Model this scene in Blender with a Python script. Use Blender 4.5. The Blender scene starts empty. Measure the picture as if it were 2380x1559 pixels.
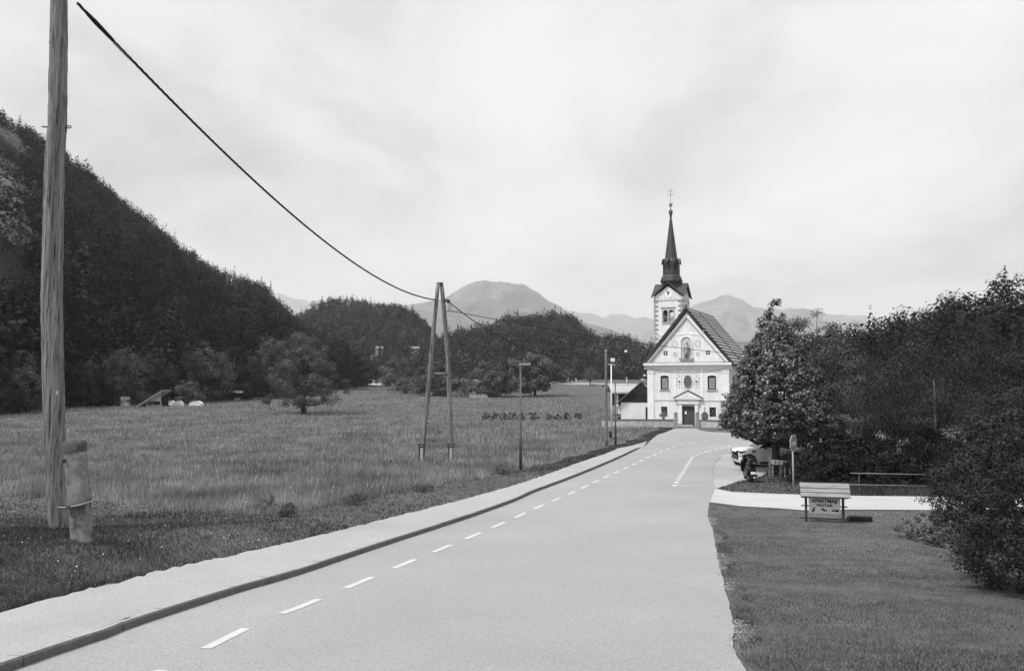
import bpy, math, random
import numpy as np
from mathutils import Vector, Matrix

# ------------------------------------------------------------------ camera, world, sun, exposure
SC = bpy.context.scene
COL = SC.collection
PITCH = math.radians(3.2)
EYE = 5.0
cam = bpy.data.cameras.new('camera')
cam.lens = 28.0
cam.sensor_width = 36.0
cam.clip_start = 0.1
cam.clip_end = 40000
camo = bpy.data.objects.new('camera', cam)
camo.location = (0, 0, EYE)
camo.rotation_euler = (math.radians(90) + PITCH, 0, 0)
COL.objects.link(camo)
SC.camera = camo

SUN_EL = math.radians(58)
SUN_AZ = math.radians(-118)          # bearing of the sun from +Y, clockwise: behind the camera, to its left
world = bpy.data.worlds.new('World')
SC.world = world
world.use_nodes = True
wn = world.node_tree.nodes
wl = world.node_tree.links
wn.clear()
w_out = wn.new('ShaderNodeOutputWorld')
w_bg = wn.new('ShaderNodeBackground')
w_bg.inputs['Strength'].default_value = 0.1
sky = wn.new('ShaderNodeTexSky')
sky.sky_type = 'NISHITA'
sky.sun_disc = False
sky.sun_elevation = SUN_EL
sky.sun_rotation = SUN_AZ
sky.air_density = 1.0
sky.dust_density = 3.0
bw = wn.new('ShaderNodeRGBToBW')     # monochrome photograph
wl.new(sky.outputs[0], bw.inputs[0])
tc = wn.new('ShaderNodeTexCoord')
sep = wn.new('ShaderNodeSeparateXYZ')
wl.new(tc.outputs['Generated'], sep.inputs[0])
def wmath(op, a, b=None, c=None):
    n = wn.new('ShaderNodeMath'); n.operation = op
    for i, s in enumerate((a, b, c)):
        if s is None: continue
        if isinstance(s, (int, float)): n.inputs[i].default_value = s
        else: wl.new(s, n.inputs[i])
    return n.outputs[0]
zc = wmath('ADD', wmath('MAXIMUM', sep.outputs[2], 0.0), 0.16)
comb = wn.new('ShaderNodeCombineXYZ')
wl.new(wmath('DIVIDE', sep.outputs[0], zc), comb.inputs[0])
wl.new(wmath('DIVIDE', sep.outputs[1], zc), comb.inputs[1])
def wnoise(scale, det, rough, dist, vec):
    n = wn.new('ShaderNodeTexNoise')
    n.inputs['Scale'].default_value = scale
    n.inputs['Detail'].default_value = det
    n.inputs['Roughness'].default_value = rough
    n.inputs['Distortion'].default_value = dist
    wl.new(vec, n.inputs['Vector'])
    return n.outputs['Fac']
map1 = wn.new('ShaderNodeMapping'); map1.inputs['Location'].default_value = (3.1, 1.7, 0)
map1.inputs['Scale'].default_value = (1.0, 0.62, 1)
wl.new(comb.outputs[0], map1.inputs[0])
n1 = wnoise(1.15, 9, 0.58, 0.35, map1.outputs[0])
n2 = wnoise(0.45, 4, 0.5, 0.2, map1.outputs[0])
def wramp(fac, stops):
    r = wn.new('ShaderNodeValToRGB')
    e = r.color_ramp.elements
    e[0].position, e[0].color = stops[0][0], (stops[0][1],) * 3 + (1,)
    e[1].position, e[1].color = stops[-1][0], (stops[-1][1],) * 3 + (1,)
    for p, v in stops[1:-1]:
        k = e.new(p); k.color = (v, v, v, 1)
    wl.new(fac, r.inputs[0])
    return r.outputs[0]
cl = wramp(n1, [(0.25, 0.48), (0.40, 0.80), (0.49, 1.0), (0.58, 1.06), (0.75, 1.16)])
cl2 = wramp(n2, [(0.3, 0.86), (0.7, 1.06)])
map2 = wn.new('ShaderNodeMapping'); map2.inputs['Scale'].default_value = (4.2, 4.2, 15.0); map2.inputs['Location'].default_value = (0.4, 2.3, 0.7)
wl.new(tc.outputs['Generated'], map2.inputs[0])
n3 = wnoise(1.0, 9, 0.55, 0.3, map2.outputs[0])
cl3 = wramp(n3, [(0.30, 0.76), (0.46, 0.96), (0.53, 1.16), (0.75, 1.28)])
low = wmath('MULTIPLY', wmath('SUBTRACT', 1.0, wmath('MINIMUM', wmath('MULTIPLY', wmath('MAXIMUM', sep.outputs[2], 0.0), 3.6), 1.0)), 0.9)
cl = wmath('MULTIPLY', cl, wmath('ADD', 1.0, wmath('MULTIPLY', low, wmath('SUBTRACT', cl3, 1.0))))
cloudv = wmath('MULTIPLY', wmath('MULTIPLY', cl, cl2), 3.15)
mixv = wmath('ADD', wmath('MULTIPLY', bw.outputs[0], 0.04), wmath('MULTIPLY', cloudv, 0.96))
ccol = wn.new('ShaderNodeCombineXYZ')
for i in range(3): wl.new(mixv, ccol.inputs[i])
wl.new(ccol.outputs[0], w_bg.inputs['Color'])
wl.new(w_bg.outputs[0], w_out.inputs['Surface'])

sun = bpy.data.lights.new('sun', 'SUN')
sun.energy = 1.5
sun.angle = math.radians(12)
sun.color = (1, 1, 1)
suno = bpy.data.objects.new('sun', sun)
sd = Vector((math.sin(SUN_AZ) * math.cos(SUN_EL), math.cos(SUN_AZ) * math.cos(SUN_EL), math.sin(SUN_EL)))
suno.rotation_euler = (-sd).to_track_quat('-Z', 'Y').to_euler()
suno.location = (-40, -40, 60)
COL.objects.link(suno)

SC.view_settings.view_transform = 'Standard'
SC.view_settings.look = 'None'
SC.view_settings.exposure = 1.6
SC.view_settings.gamma = 1.0
SC.view_settings.use_curve_mapping = False
SC.render.engine = 'CYCLES'
SC.cycles.use_denoising = True
SC.cycles.max_bounces = 6
SC.cycles.diffuse_bounces = 3
SC.cycles.transparent_max_bounces = 6
SC.cycles.volume_bounces = 1

# ------------------------------------------------------------------ layout helpers (2380 x 1559 picture units)
F = 28.0 / 36.0 * 2380.0
CP, SP = math.cos(PITCH), math.sin(PITCH)
def ray(u, v):
    x = (u - 1190.0) / F
    y = (779.5 - v) / F
    return (x, CP - y * SP, SP + y * CP)
def at(u, v, Y):
    d = ray(u, v)
    t = Y / d[1]
    return Vector((d[0] * t, Y, EYE + d[2] * t))
def S(a):                                   # 2500-wide units to 2380-wide units
    return a / 1.0504
def sstep(a, b, x):
    t = np.clip((np.asarray(x, float) - a) / (b - a), 0, 1)
    return t * t * (3 - 2 * t)
_r = np.random.default_rng(5)
_W = [(_r.uniform(0, 6.28), _r.uniform(0, 6.28), _r.uniform(0, 6.28)) for _ in range(40)]
def fbm(x, y, scale=1.0, octs=5, seed=0):
    x = np.asarray(x, float) * scale; y = np.asarray(y, float) * scale
    out = np.zeros(np.broadcast(x, y).shape); amp = 1.0; fr = 1.0
    for o in range(octs):
        a, b, c = _W[(seed * 7 + o) % 40]
        for k in range(3):
            th = a + k * 2.1
            out = out + amp / 3 * np.sin(fr * (x * math.cos(th) + y * math.sin(th)) + b + k * c + 1.3 * np.sin(fr * 0.7 * (y * math.cos(th) - x * math.sin(th)) + c))
        amp *= 0.5; fr *= 2.03
    return out
def road_z(y):
    y = np.asarray(y, float)
    return 3.3 * np.exp(-np.maximum(y, -4) / 15.0)
_SIDE = [[-10, 12, 20, 30, 45, 60, 75], [-7.7, -7.55, -5.6, -2.0, 3.5, 9.2, 14.0]]
def side_x(y):                               # outer edge of the footway, by depth
    return np.interp(y, _SIDE[0], _SIDE[1])
def H(x, y):
    x = np.asarray(x, float); y = np.asarray(y, float)
    z = road_z(y) + 6.3 * sstep(125, 430, y)
    lat = side_x(y) - x
    z = z + 0.62 * sstep(0.2, 2.4, lat) * np.exp(-((y - 14.5) / 8.0) ** 2)
    z = z + 0.12 * sstep(0.02, 0.4, lat) * (1 - sstep(50, 60, y))
    z = z + 0.16 * sstep(0.3, 6, lat) * fbm(x, y, 0.11, 3, 1) * sstep(5, 18, y)
    z = z + 0.25 * sstep(60, 130, y) * sstep(0, 20, lat) * fbm(x, y, 0.035, 3, 2)
    z = z - 2.2 * sstep(17.5, 24, x) * sstep(31.8, 36, y) * (1 - sstep(49, 53, y))
    z = z - 0.9 * sstep(9, 15, x) * (1 - sstep(20, 26.5, y))
    return z
def Hs(x, y): return float(H(x, y))
def G(u, v, dz=0.0, ymax=900.0):
    """point where the view ray of a picture position meets the ground (raised by dz)"""
    d = ray(u, v)
    lo, hi = 2.0, None
    prev = lo
    y = lo
    while y < ymax:
        t = y / d[1]
        if EYE + d[2] * t <= Hs(d[0] * t, y) + dz:
            hi = y; break
        prev = y
        y *= 1.02
    if hi is None: hi = prev = ymax
    lo = prev
    for _ in range(24):
        m = 0.5 * (lo + hi); t = m / d[1]
        if EYE + d[2] * t <= Hs(d[0] * t, m) + dz: hi = m
        else: lo = m
    t = hi / d[1]
    return Vector((d[0] * t, hi, Hs(d[0] * t, hi) + dz))

# ------------------------------------------------------------------ object helpers
def tag(o, label=None, cat=None, group=None, kind=None):
    if label: o['label'] = label
    if cat: o['category'] = cat
    if group: o['group'] = group
    if kind: o['kind'] = kind
    return o
def empty(name, loc, rz=0.0, label=None, cat=None, group=None):
    o = bpy.data.objects.new(name, None)
    o.location = loc; o.rotation_euler = (0, 0, rz)
    o.empty_display_size = 0.2
    COL.objects.link(o)
    return tag(o, label, cat, group)
def link(name, me, parent=None, loc=None):
    o = bpy.data.objects.new(name, me)
    if loc is not None: o.location = loc
    if parent is not None: o.parent = parent
    COL.objects.link(o)
    return o
def mesh_np(name, V, Fa, mat, parent=None, smooth=False, tone=None):
    V = np.ascontiguousarray(V, dtype=np.float32); Fa = np.ascontiguousarray(Fa, dtype=np.int32)
    n, k = Fa.shape
    me = bpy.data.meshes.new(name)
    me.vertices.add(len(V)); me.vertices.foreach_set('co', V.ravel())
    me.loops.add(n * k); me.loops.foreach_set('vertex_index', Fa.ravel())
    me.polygons.add(n)
    me.polygons.foreach_set('loop_start', np.arange(0, n * k, k, dtype=np.int32))
    me.polygons.foreach_set('use_smooth', np.full(n, smooth, dtype=bool))
    me.update(calc_edges=True)
    if tone is not None:
        at_ = me.attributes.new('tone', 'FLOAT', 'FACE'); at_.data.foreach_set('value', np.ascontiguousarray(tone, dtype=np.float32))
    me.materials.append(mat)
    return link(name, me, parent)
def grid_mesh(name, P, mat, parent=None, smooth=True):
    """P: (a, b, 3) array of points"""
    a, b = P.shape[:2]
    i = np.arange(a * b).reshape(a, b)
    q = np.stack([i[:-1, :-1], i[1:, :-1], i[1:, 1:], i[:-1, 1:]], -1).reshape(-1, 4)
    return mesh_np(name, P.reshape(-1, 3), q, mat, parent, smooth)
class MB:
    def __init__(s): s.v = []; s.f = []; s.sm = []
    def add(s, vs, fs, smooth=False):
        b = len(s.v)
        s.v += [tuple(p) for p in vs]
        s.f += [tuple(b + i for i in f) for f in fs]
        s.sm += [smooth] * len(fs)
        return s
    def box(s, x0, x1, y0, y1, z0, z1, M=None):
        vs = [(x, y, z) for z in (z0, z1) for y in (y0, y1) for x in (x0, x1)]
        if M is not None: vs = [M @ Vector(p) for p in vs]
        return s.add(vs, [(0, 2, 3, 1), (4, 5, 7, 6), (0, 1, 5, 4), (2, 6, 7, 3), (0, 4, 6, 2), (1, 3, 7, 5)])
    def bbox(s, x0, x1, y0, y1, z0, z1, b=0.01, M=None):
        """box with chamfered edges"""
        X = (x0, x1); Y = (y0, y1); Z = (z0, z1); vs = []; idx = {}
        sg = ((1, -1))
        for i in (0, 1):
            for j in (0, 1):
                for k in (0, 1):
                    for a in range(3):
                        d = [b, b, b]; d[a] = 0
                        p = (X[i] + sg[i] * d[0], Y[j] + sg[j] * d[1], Z[k] + sg[k] * d[2])
                        idx[(i, j, k, a)] = len(vs); vs.append(p)
        fs = []
        I = lambda i, j, k, a: idx[(i, j, k, a)]
        for i in (0, 1): fs.append(tuple(I(i, j, k, 0) for j, k in ((0, 0), (1, 0), (1, 1), (0, 1))))
        for j in (0, 1): fs.append(tuple(I(i, j, k, 1) for i, k in ((0, 0), (1, 0), (1, 1), (0, 1))))
        for k in (0, 1): fs.append(tuple(I(i, j, k, 2) for i, j in ((0, 0), (1, 0), (1, 1), (0, 1))))
        for i in (0, 1):
            for j in (0, 1): fs.append((I(i, j, 0, 0), I(i, j, 1, 0), I(i, j, 1, 1), I(i, j, 0, 1)))
            for k in (0, 1): fs.append((I(i, 0, k, 0), I(i, 1, k, 0), I(i, 1, k, 2), I(i, 0, k, 2)))
        for j in (0, 1):
            for k in (0, 1): fs.append((I(0, j, k, 1), I(1, j, k, 1), I(1, j, k, 2), I(0, j, k, 2)))
        for i in (0, 1):
            for j in (0, 1):
                for k in (0, 1): fs.append((I(i, j, k, 0), I(i, j, k, 1), I(i, j, k, 2)))
        if M is not None: vs = [M @ Vector(p) for p in vs]
        return s.add(vs, fs)
    def tube(s, pts, rad, n=8, cap=True, smooth=True, jitter=0, rng=None):
        pts = [Vector(p) for p in pts]
        if not hasattr(rad, '__len__'): rad = [rad] * len(pts)
        vs = []; m = len(pts)
        ref = None
        for i, p in enumerate(pts):
            d = (pts[min(i + 1, m - 1)] - pts[max(i - 1, 0)]).normalized()
            if ref is None:
                ref = d.orthogonal().normalized()
            a = (ref - d * ref.dot(d))
            a = a.normalized() if a.length > 1e-6 else d.orthogonal().normalized()
            ref = a
            b = d.cross(a)
            for k in range(n):
                t = 2 * math.pi * k / n
                r = rad[i] * (1 + (rng.uniform(-jitter, jitter) if jitter else 0))
                vs.append(p + a * (r * math.cos(t)) + b * (r * math.sin(t)))
        fs = [(i * n + k, i * n + (k + 1) % n, (i + 1) * n + (k + 1) % n, (i + 1) * n + k) for i in range(m - 1) for k in range(n)]
        s.add(vs, fs, smooth)
        if cap:
            e = len(s.v) - len(vs)
            s.f += [tuple(e + k for k in reversed(range(n))), tuple(e + (m - 1) * n + k for k in range(n))]
            s.sm += [False, False]
        return s
    def lathe(s, prof, n=16, c=(0, 0, 0), smooth=True, rot=0.0, axis='z', M=None):
        vs = []
        for r, z in prof:
            for k in range(n):
                t = rot + 2 * math.pi * k / n
                if axis == 'z': p = (c[0] + r * math.cos(t), c[1] + r * math.sin(t), c[2] + z)
                elif axis == 'y': p = (c[0] + r * math.cos(t), c[1] + z, c[2] + r * math.sin(t))
                else: p = (c[0] + z, c[1] + r * math.cos(t), c[2] + r * math.sin(t))
                vs.append(M @ Vector(p) if M is not None else p)
        m = len(prof)
        fs = [(i * n + k, i * n + (k + 1) % n, (i + 1) * n + (k + 1) % n, (i + 1) * n + k) for i in range(m - 1) for k in range(n)]
        b = len(s.v)
        s.add(vs, fs, smooth)
        if prof[0][0] > 1e-4: s.f.append(tuple(b + k for k in reversed(range(n)))); s.sm.append(False)
        if prof[-1][0] > 1e-4: s.f.append(tuple(b + (m - 1) * n + k for k in range(n))); s.sm.append(False)
        return s
    def prism(s, poly, d0, d1, plane='xz', M=None):
        """polygon (list of 2D points) extruded along the third axis from d0 to d1"""
        def mk(p, d):
            q = {'xz': (p[0], d, p[1]), 'xy': (p[0], p[1], d), 'yz': (d, p[0], p[1])}[plane]
            return M @ Vector(q) if M is not None else q
        n = len(poly)
        vs = [mk(p, d0) for p in poly] + [mk(p, d1) for p in poly]
        fs = [tuple(range(n)), tuple(reversed(range(n, 2 * n)))] + [(i, (i + 1) % n, n + (i + 1) % n, n + i) for i in range(n)]
        return s.add(vs, fs)
    def ring(s, po, pi, d0, d1, plane='xz'):
        """closed frame between two outlines of equal length"""
        n = len(po)
        def mk(p, d): return {'xz': (p[0], d, p[1]), 'xy': (p[0], p[1], d)}[plane]
        vs = [mk(p, d0) for p in po] + [mk(p, d0) for p in pi] + [mk(p, d1) for p in po] + [mk(p, d1) for p in pi]
        fs = []
        for i in range(n):
            j = (i + 1) % n
            fs += [(i, j, n + j, n + i), (2 * n + i, 3 * n + i, 3 * n + j, 2 * n + j), (i, 2 * n + i, 2 * n + j, j), (n + i, n + j, 3 * n + j, 3 * n + i)]
        return s.add(vs, fs)
    def build(s, name, mat, parent=None, loc=None):
        me = bpy.data.meshes.new(name)
        me.from_pydata(s.v, [], s.f)
        me.polygons.foreach_set('use_smooth', s.sm)
        me.update()
        me.materials.append(mat)
        return link(name, me, parent, loc)
def arch(x0, x1, z0, zs, rise=None, n=10):
    """outline: rectangle x0..x1, z0..zs with an arched head above zs"""
    cx = 0.5 * (x0 + x1); r = 0.5 * (x1 - x0)
    rise = r if rise is None else rise
    pts = [(x0, z0), (x1, z0)]
    for k in range(n + 1):
        t = math.pi * k / n
        pts.append((cx + r * math.cos(t), zs + rise * math.sin(t)))
    return pts
def ellipse(cx, cz, a, b, n=28):
    return [(cx + a * math.cos(2 * math.pi * k / n), cz + b * math.sin(2 * math.pi * k / n)) for k in range(n)]
def holewall(mb, x0, x1, z0, z1, holes, depth, T):
    """front skin of a wall with real openings; T maps (x, d, z) to a point, d going into the wall.
    holes: (x0, x1, z0, z1, arched)"""
    xs = sorted({x0, x1} | {h[0] for h in holes} | {h[1] for h in holes})
    zs = sorted({z0, z1} | {h[2] for h in holes} | {h[3] for h in holes})
    for i in range(len(xs) - 1):
        for j in range(len(zs) - 1):
            cx = 0.5 * (xs[i] + xs[i + 1]); cz = 0.5 * (zs[j] + zs[j + 1])
            if any(h[0] < cx < h[1] and h[2] < cz < h[3] for h in holes): continue
            mb.add([T(xs[i], 0, zs[j]), T(xs[i + 1], 0, zs[j]), T(xs[i + 1], 0, zs[j + 1]), T(xs[i], 0, zs[j + 1])], [(0, 1, 2, 3)])
    for a, b, c, d, arched in holes:
        if arched:
            r = 0.5 * (b - a); m = 0.5 * (a + b); n = 8
            rise = min(arched if isinstance(arched, float) else r, d - c - 0.02)
            s0 = d - rise
            arcp = [(m + r * math.cos(math.pi * k / n), s0 + rise * math.sin(math.pi * k / n)) for k in range(n + 1)]
            for k in range(n):
                p, q = arcp[k], arcp[k + 1]
                mb.add([T(p[0], 0, p[1]), T(q[0], 0, q[1]), T(q[0], 0, d), T(p[0], 0, d)], [(0, 3, 2, 1)])
            outl = [(a, c), (b, c)] + arcp
        else:
            outl = [(a, c), (b, c), (b, d), (a, d)]
        n = len(outl)
        for k in range(n):
            p, q = outl[k], outl[(k + 1) % n]
            if abs(p[0] - q[0]) + abs(p[1] - q[1]) < 1e-6: continue
            mb.add([T(p[0], 0, p[1]), T(q[0], 0, q[1]), T(q[0], depth, q[1]), T(p[0], depth, p[1])], [(0, 1, 2, 3)])

# ------------------------------------------------------------------ materials (greys: the photograph is monochrome)
def M(name, val, rough=0.85, var=0.18, scale=6.0, bump=0.0, bscale=None, spec=0.25, var2=0.0, scale2=0.5, coord='Object', stretch=None, detail=6, metal=0.0, trans=0.0, tone=False, crack=0.0, cscale=3.0):
    m = bpy.data.materials.new(name); m.use_nodes = True
    nt = m.node_tree; nd = nt.nodes; lk = nt.links
    b = nd['Principled BSDF']
    b.inputs['Roughness'].default_value = rough
    b.inputs['Specular IOR Level'].default_value = spec
    b.inputs['Metallic'].default_value = metal
    if coord == 'World':
        vec = nd.new('ShaderNodeNewGeometry').outputs['Position']
    else:
        vec = nd.new('ShaderNodeTexCoord').outputs[coord]
    if stretch:
        mp = nd.new('ShaderNodeMapping'); mp.inputs['Scale'].default_value = stretch
        lk.new(vec, mp.inputs[0]); vec = mp.outputs[0]
    def noise(sc, det=detail):
        n = nd.new('ShaderNodeTexNoise'); n.inputs['Scale'].default_value = sc; n.inputs['Detail'].default_value = det
        n.inputs['Roughness'].default_value = 0.6
        lk.new(vec, n.inputs['Vector']); return n.outputs['Fac']
    def mr(fac, lo, hi):
        n = nd.new('ShaderNodeMapRange'); n.inputs['From Min'].default_value = 0.25; n.inputs['From Max'].default_value = 0.75
        n.inputs['To Min'].default_value = lo; n.inputs['To Max'].default_value = hi
        lk.new(fac, n.inputs[0]); return n.outputs[0]
    c = mr(noise(scale), val * (1 - var), val * (1 + var))
    if var2:
        mu = nd.new('ShaderNodeMath'); mu.operation = 'MULTIPLY'
        lk.new(c, mu.inputs[0]); lk.new(mr(noise(scale2, 4), 1 - var2, 1 + var2), mu.inputs[1]); c = mu.outputs[0]
    if crack:
        rp = nd.new('ShaderNodeMapRange'); rp.inputs['From Min'].default_value = 0.36; rp.inputs['From Max'].default_value = 0.44
        rp.inputs['To Min'].default_value = 1 - crack; rp.inputs['To Max'].default_value = 1.0
        lk.new(noise(cscale, 3), rp.inputs[0])
        mu = nd.new('ShaderNodeMath'); mu.operation = 'MULTIPLY'; lk.new(c, mu.inputs[0]); lk.new(rp.outputs[0], mu.inputs[1]); c = mu.outputs[0]
    if tone:
        an = nd.new('ShaderNodeAttribute'); an.attribute_name = 'tone'
        mu = nd.new('ShaderNodeMath'); mu.operation = 'MULTIPLY'; lk.new(c, mu.inputs[0]); lk.new(an.outputs['Fac'], mu.inputs[1]); c = mu.outputs[0]
    cc = nd.new('ShaderNodeCombineColor')
    for i in range(3): lk.new(c, cc.inputs[i])
    lk.new(cc.outputs[0], b.inputs['Base Color'])
    if bump:
        bp = nd.new('ShaderNodeBump'); bp.inputs['Strength'].default_value = bump; bp.inputs['Distance'].default_value = 0.02
        lk.new(noise(bscale or scale), bp.inputs['Height']); lk.new(bp.outputs[0], b.inputs['Normal'])
    if trans:
        td = nd.new('ShaderNodeBsdfTranslucent'); lk.new(cc.outputs[0], td.inputs[0])
        mx = nd.new('ShaderNodeMixShader'); mx.inputs[0].default_value = trans
        lk.new(b.outputs[0], mx.inputs[1]); lk.new(td.outputs[0], mx.inputs[2])
        lk.new(mx.outputs[0], nd['Material Output'].inputs[0])
    return m
m_soil = M('meadow ground', 0.10, 0.95, 0.35, 1.6, 0.3, 8, 0.1, 0.3, 0.12, 'World')
m_asph = M('pale worn asphalt', 0.295, 0.9, 0.32, 30, 0.4, 60, 0.2, 0.10, 0.22, 'World', detail=12)
m_walk = M('footway asphalt', 0.34, 0.9, 0.26, 28, 0.4, 60, 0.2, 0.10, 0.4, 'World', detail=12)
m_lane = M('concrete lane', 0.42, 0.9, 0.12, 20, 0.3, 90, 0.2, 0.10, 0.5, 'World')
m_gravel = M('gravel', 0.34, 0.95, 0.35, 26, 0.8, 40, 0.1, 0.18, 0.35, 'World', detail=8)
m_kerb_face = M('kerb granite with face shade', 0.13, 0.85, 0.45, 40, 0.5, 60, 0.3, 0.2, 3, 'World')
m_paintworn = M('worn road paint', 0.56, 0.85, 0.3, 14, 0.15, 60, 0.2, 0.25, 1.2, 'World')
m_paint = M('road paint', 0.50, 0.8, 0.12, 30, 0.15, 80, 0.3, 0.1, 3, 'World')
m_plaster = M('white plaster', 0.72, 0.9, 0.08, 2.5, 0.2, 30, 0.2, 0.14, 0.7, stretch=(1.6, 1.6, 0.5))
m_plaster2 = M('cream plaster trim', 0.78, 0.9, 0.07, 4, 0.15, 30, 0.2, 0.12, 0.9)
m_relief = M('faded fresco plaster', 0.50, 0.9, 0.10, 7, 0.15, 30, 0.2, 0.1, 2)
m_moss_shadow = M('mossy stone and shadow strips', 0.14, 0.95, 0.5, 14, 0.5, 25, 0.1, 0.3, 2)  # moss, and also the shadow lines coloured in along the tile rows
m_quoin = M('grey quoin stone', 0.40, 0.9, 0.15, 8, 0.1, 30)
m_tile2 = M('old wing tile', 0.2, 0.8, 0.25, 10, 0.3, 30, 0.2, 0.2, 1.0)
m_quoin2 = M('painted grey quoin', 0.26, 0.9, 0.15, 8, 0.1, 30)
m_stone = M('weathered stone', 0.32, 0.9, 0.3, 6, 0.5, 25, 0.2, 0.2, 1.2)
m_darkstone = M('dark stone', 0.12, 0.85, 0.3, 8, 0.4, 25)
m_tile = M('roof tile', 0.42, 0.75, 0.25, 10, 0.3, 30, 0.3, 0.2, 1.0)
m_shingle = M('dark spire sheeting', 0.045, 0.6, 0.4, 6, 0.3, 12, 0.4, 0.3, 1.0)
m_dark = M('near black paint', 0.02, 0.5, 0.3, 6)
m_pane = M('leaded window pane', 0.32, 0.25, 0.5, 9, 0.2, 30, 0.5)
m_glass = M('dark glass', 0.015, 0.08, 0.2, 3, spec=0.6)
m_door = M('old door wood', 0.07, 0.7, 0.4, 3, 0.3, 12, 0.3, 0.2, 1, stretch=(8, 8, 0.6))
m_wood = M('weathered pole wood', 0.19, 0.9, 0.75, 1.6, 1.0, 3, 0.15, 0.5, 0.35, stretch=(26, 26, 0.9), detail=12, crack=0.75, cscale=0.9)
m_wood2 = M('grey plank wood', 0.26, 0.85, 0.3, 2, 0.5, 8, 0.2, 0.2, 1, stretch=(0.8, 12, 12))
m_wooddk = M('dark stained wood', 0.05, 0.8, 0.35, 3, 0.4, 10, 0.2, 0.2, 1)
m_conc = M('stained concrete', 0.20, 0.9, 0.4, 9, 0.8, 40, 0.2, 0.45, 2.0, crack=0.45, cscale=2.2, detail=10)
m_concmoss = M('mossy concrete cap', 0.09, 0.95, 0.6, 14, 0.7, 30, 0.1)
m_steel = M('galvanised steel', 0.30, 0.5, 0.2, 8, 0.05, 20, 0.4)
m_steeldk = M('dark painted steel', 0.07, 0.5, 0.3, 6, 0.1, 20, 0.4)
m_white = M('white enamel', 0.78, 0.4, 0.05, 5, spec=0.4)
m_carpaint = M('white car paint', 0.78, 0.22, 0.03, 5, spec=0.5)
m_rubber = M('tyre rubber', 0.018, 0.8, 0.3, 12)
m_alloy = M('alloy wheel', 0.55, 0.35, 0.1, 8, spec=0.5)
m_black = M('black plastic', 0.012, 0.35, 0.3, 8, spec=0.5)
m_lamp = M('dark lens', 0.03, 0.15, 0.3, 8, spec=0.6)
m_cable = M('black cable', 0.008, 0.6, 0.2, 20)
m_bark = M('bark', 0.05, 0.95, 0.4, 2, 0.7, 6, 0.1, stretch=(6, 6, 1))
m_barkpale = M('pale bark', 0.12, 0.95, 0.5, 2, 0.7, 6, 0.1, stretch=(6, 6, 1))
m_text = M('black lettering', 0.012, 0.7, 0.2, 10)
m_sign = M('painted sign board', 0.66, 0.6, 0.06, 4, 0.05, 20, 0.3)
m_stopred = M('worn red sign face', 0.16, 0.5, 0.15, 6, spec=0.4)
# foliage: one per kind of leaf
def leafmat(name, v, var=0.35, sc=1.2, tr=0.06, rough=0.65, spec=0.12):
    return M(name, v, rough, var, sc, 0, None, spec, 0.2, 0.15, 'World', trans=tr, detail=3, tone=True)
lf_linden = leafmat('linden leaves', 0.075, 0.5, 2.2, 0.08, 0.38, 0.5)
lf_tree = leafmat('broadleaf leaves', 0.09)
lf_edge = leafmat('forest edge leaves', 0.036)
lf_lone = leafmat('lone tree leaves', 0.085)
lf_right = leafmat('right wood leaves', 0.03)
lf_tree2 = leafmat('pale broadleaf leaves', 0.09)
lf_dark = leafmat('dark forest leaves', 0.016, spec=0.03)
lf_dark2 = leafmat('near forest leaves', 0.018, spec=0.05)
lf_con = leafmat('conifer needles', 0.02, 0.3, 2)
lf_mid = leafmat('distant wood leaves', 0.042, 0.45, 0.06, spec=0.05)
lf_bush = leafmat('shrub leaves', 0.024, 0.55, 2, 0.05, 0.5, 0.15)
lf_field = leafmat('field bush leaves', 0.03)
g_meadow = M('tall meadow grass', 0.235, 0.8, 0.3, 0.9, 0, None, 0.2, 0.32, 0.10, 'World', trans=0.2, detail=4, tone=True)
g_verge = M('mown verge grass', 0.066, 0.8, 0.4, 2.0, 0, None, 0.2, 0.3, 0.4, 'World', trans=0.15, detail=4, tone=True)
g_lawn = M('mown lawn grass', 0.08, 0.8, 0.3, 2.2, 0, None, 0.2, 0.35, 0.5, 'World', trans=0.15, detail=5, stretch=(1, 2.2, 1), tone=True)
g_flower = M('white meadow flowers', 0.6, 0.8, 0.1, 5)
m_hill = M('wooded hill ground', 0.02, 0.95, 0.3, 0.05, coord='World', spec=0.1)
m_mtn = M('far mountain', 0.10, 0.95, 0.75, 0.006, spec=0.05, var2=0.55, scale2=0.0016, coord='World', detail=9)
m_rock = M('limestone cliff', 0.10, 0.95, 0.9, 0.3, 0.9, 0.4, 0.1, 0.4, 0.03, 'World', detail=10, stretch=(1, 1, 0.45))

# ------------------------------------------------------------------ ground
def ground():
    def axis(lim):
        a = [0.0]; s = 0.45
        while a[-1] < lim:
            a.append(a[-1] + s)
            if a[-1] > 34: s *= 1.075
        return a
    px = axis(13500.0); xs = np.array([-x for x in reversed(px[1:])] + px)
    py = axis(13500.0); ys = np.array([-6000, -2500, -900, -300, -100, -40, -20, -12, -8] + [y - 6 for y in py])
    X, Y = np.meshgrid(xs, ys, indexing='ij')
    Z = H(X, Y)
    o = grid_mesh('ground', np.stack([X, Y, Z], -1), m_soil)
    tag(o, 'meadow and lawn ground reaching back to the hills', None, None, 'structure')

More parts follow.
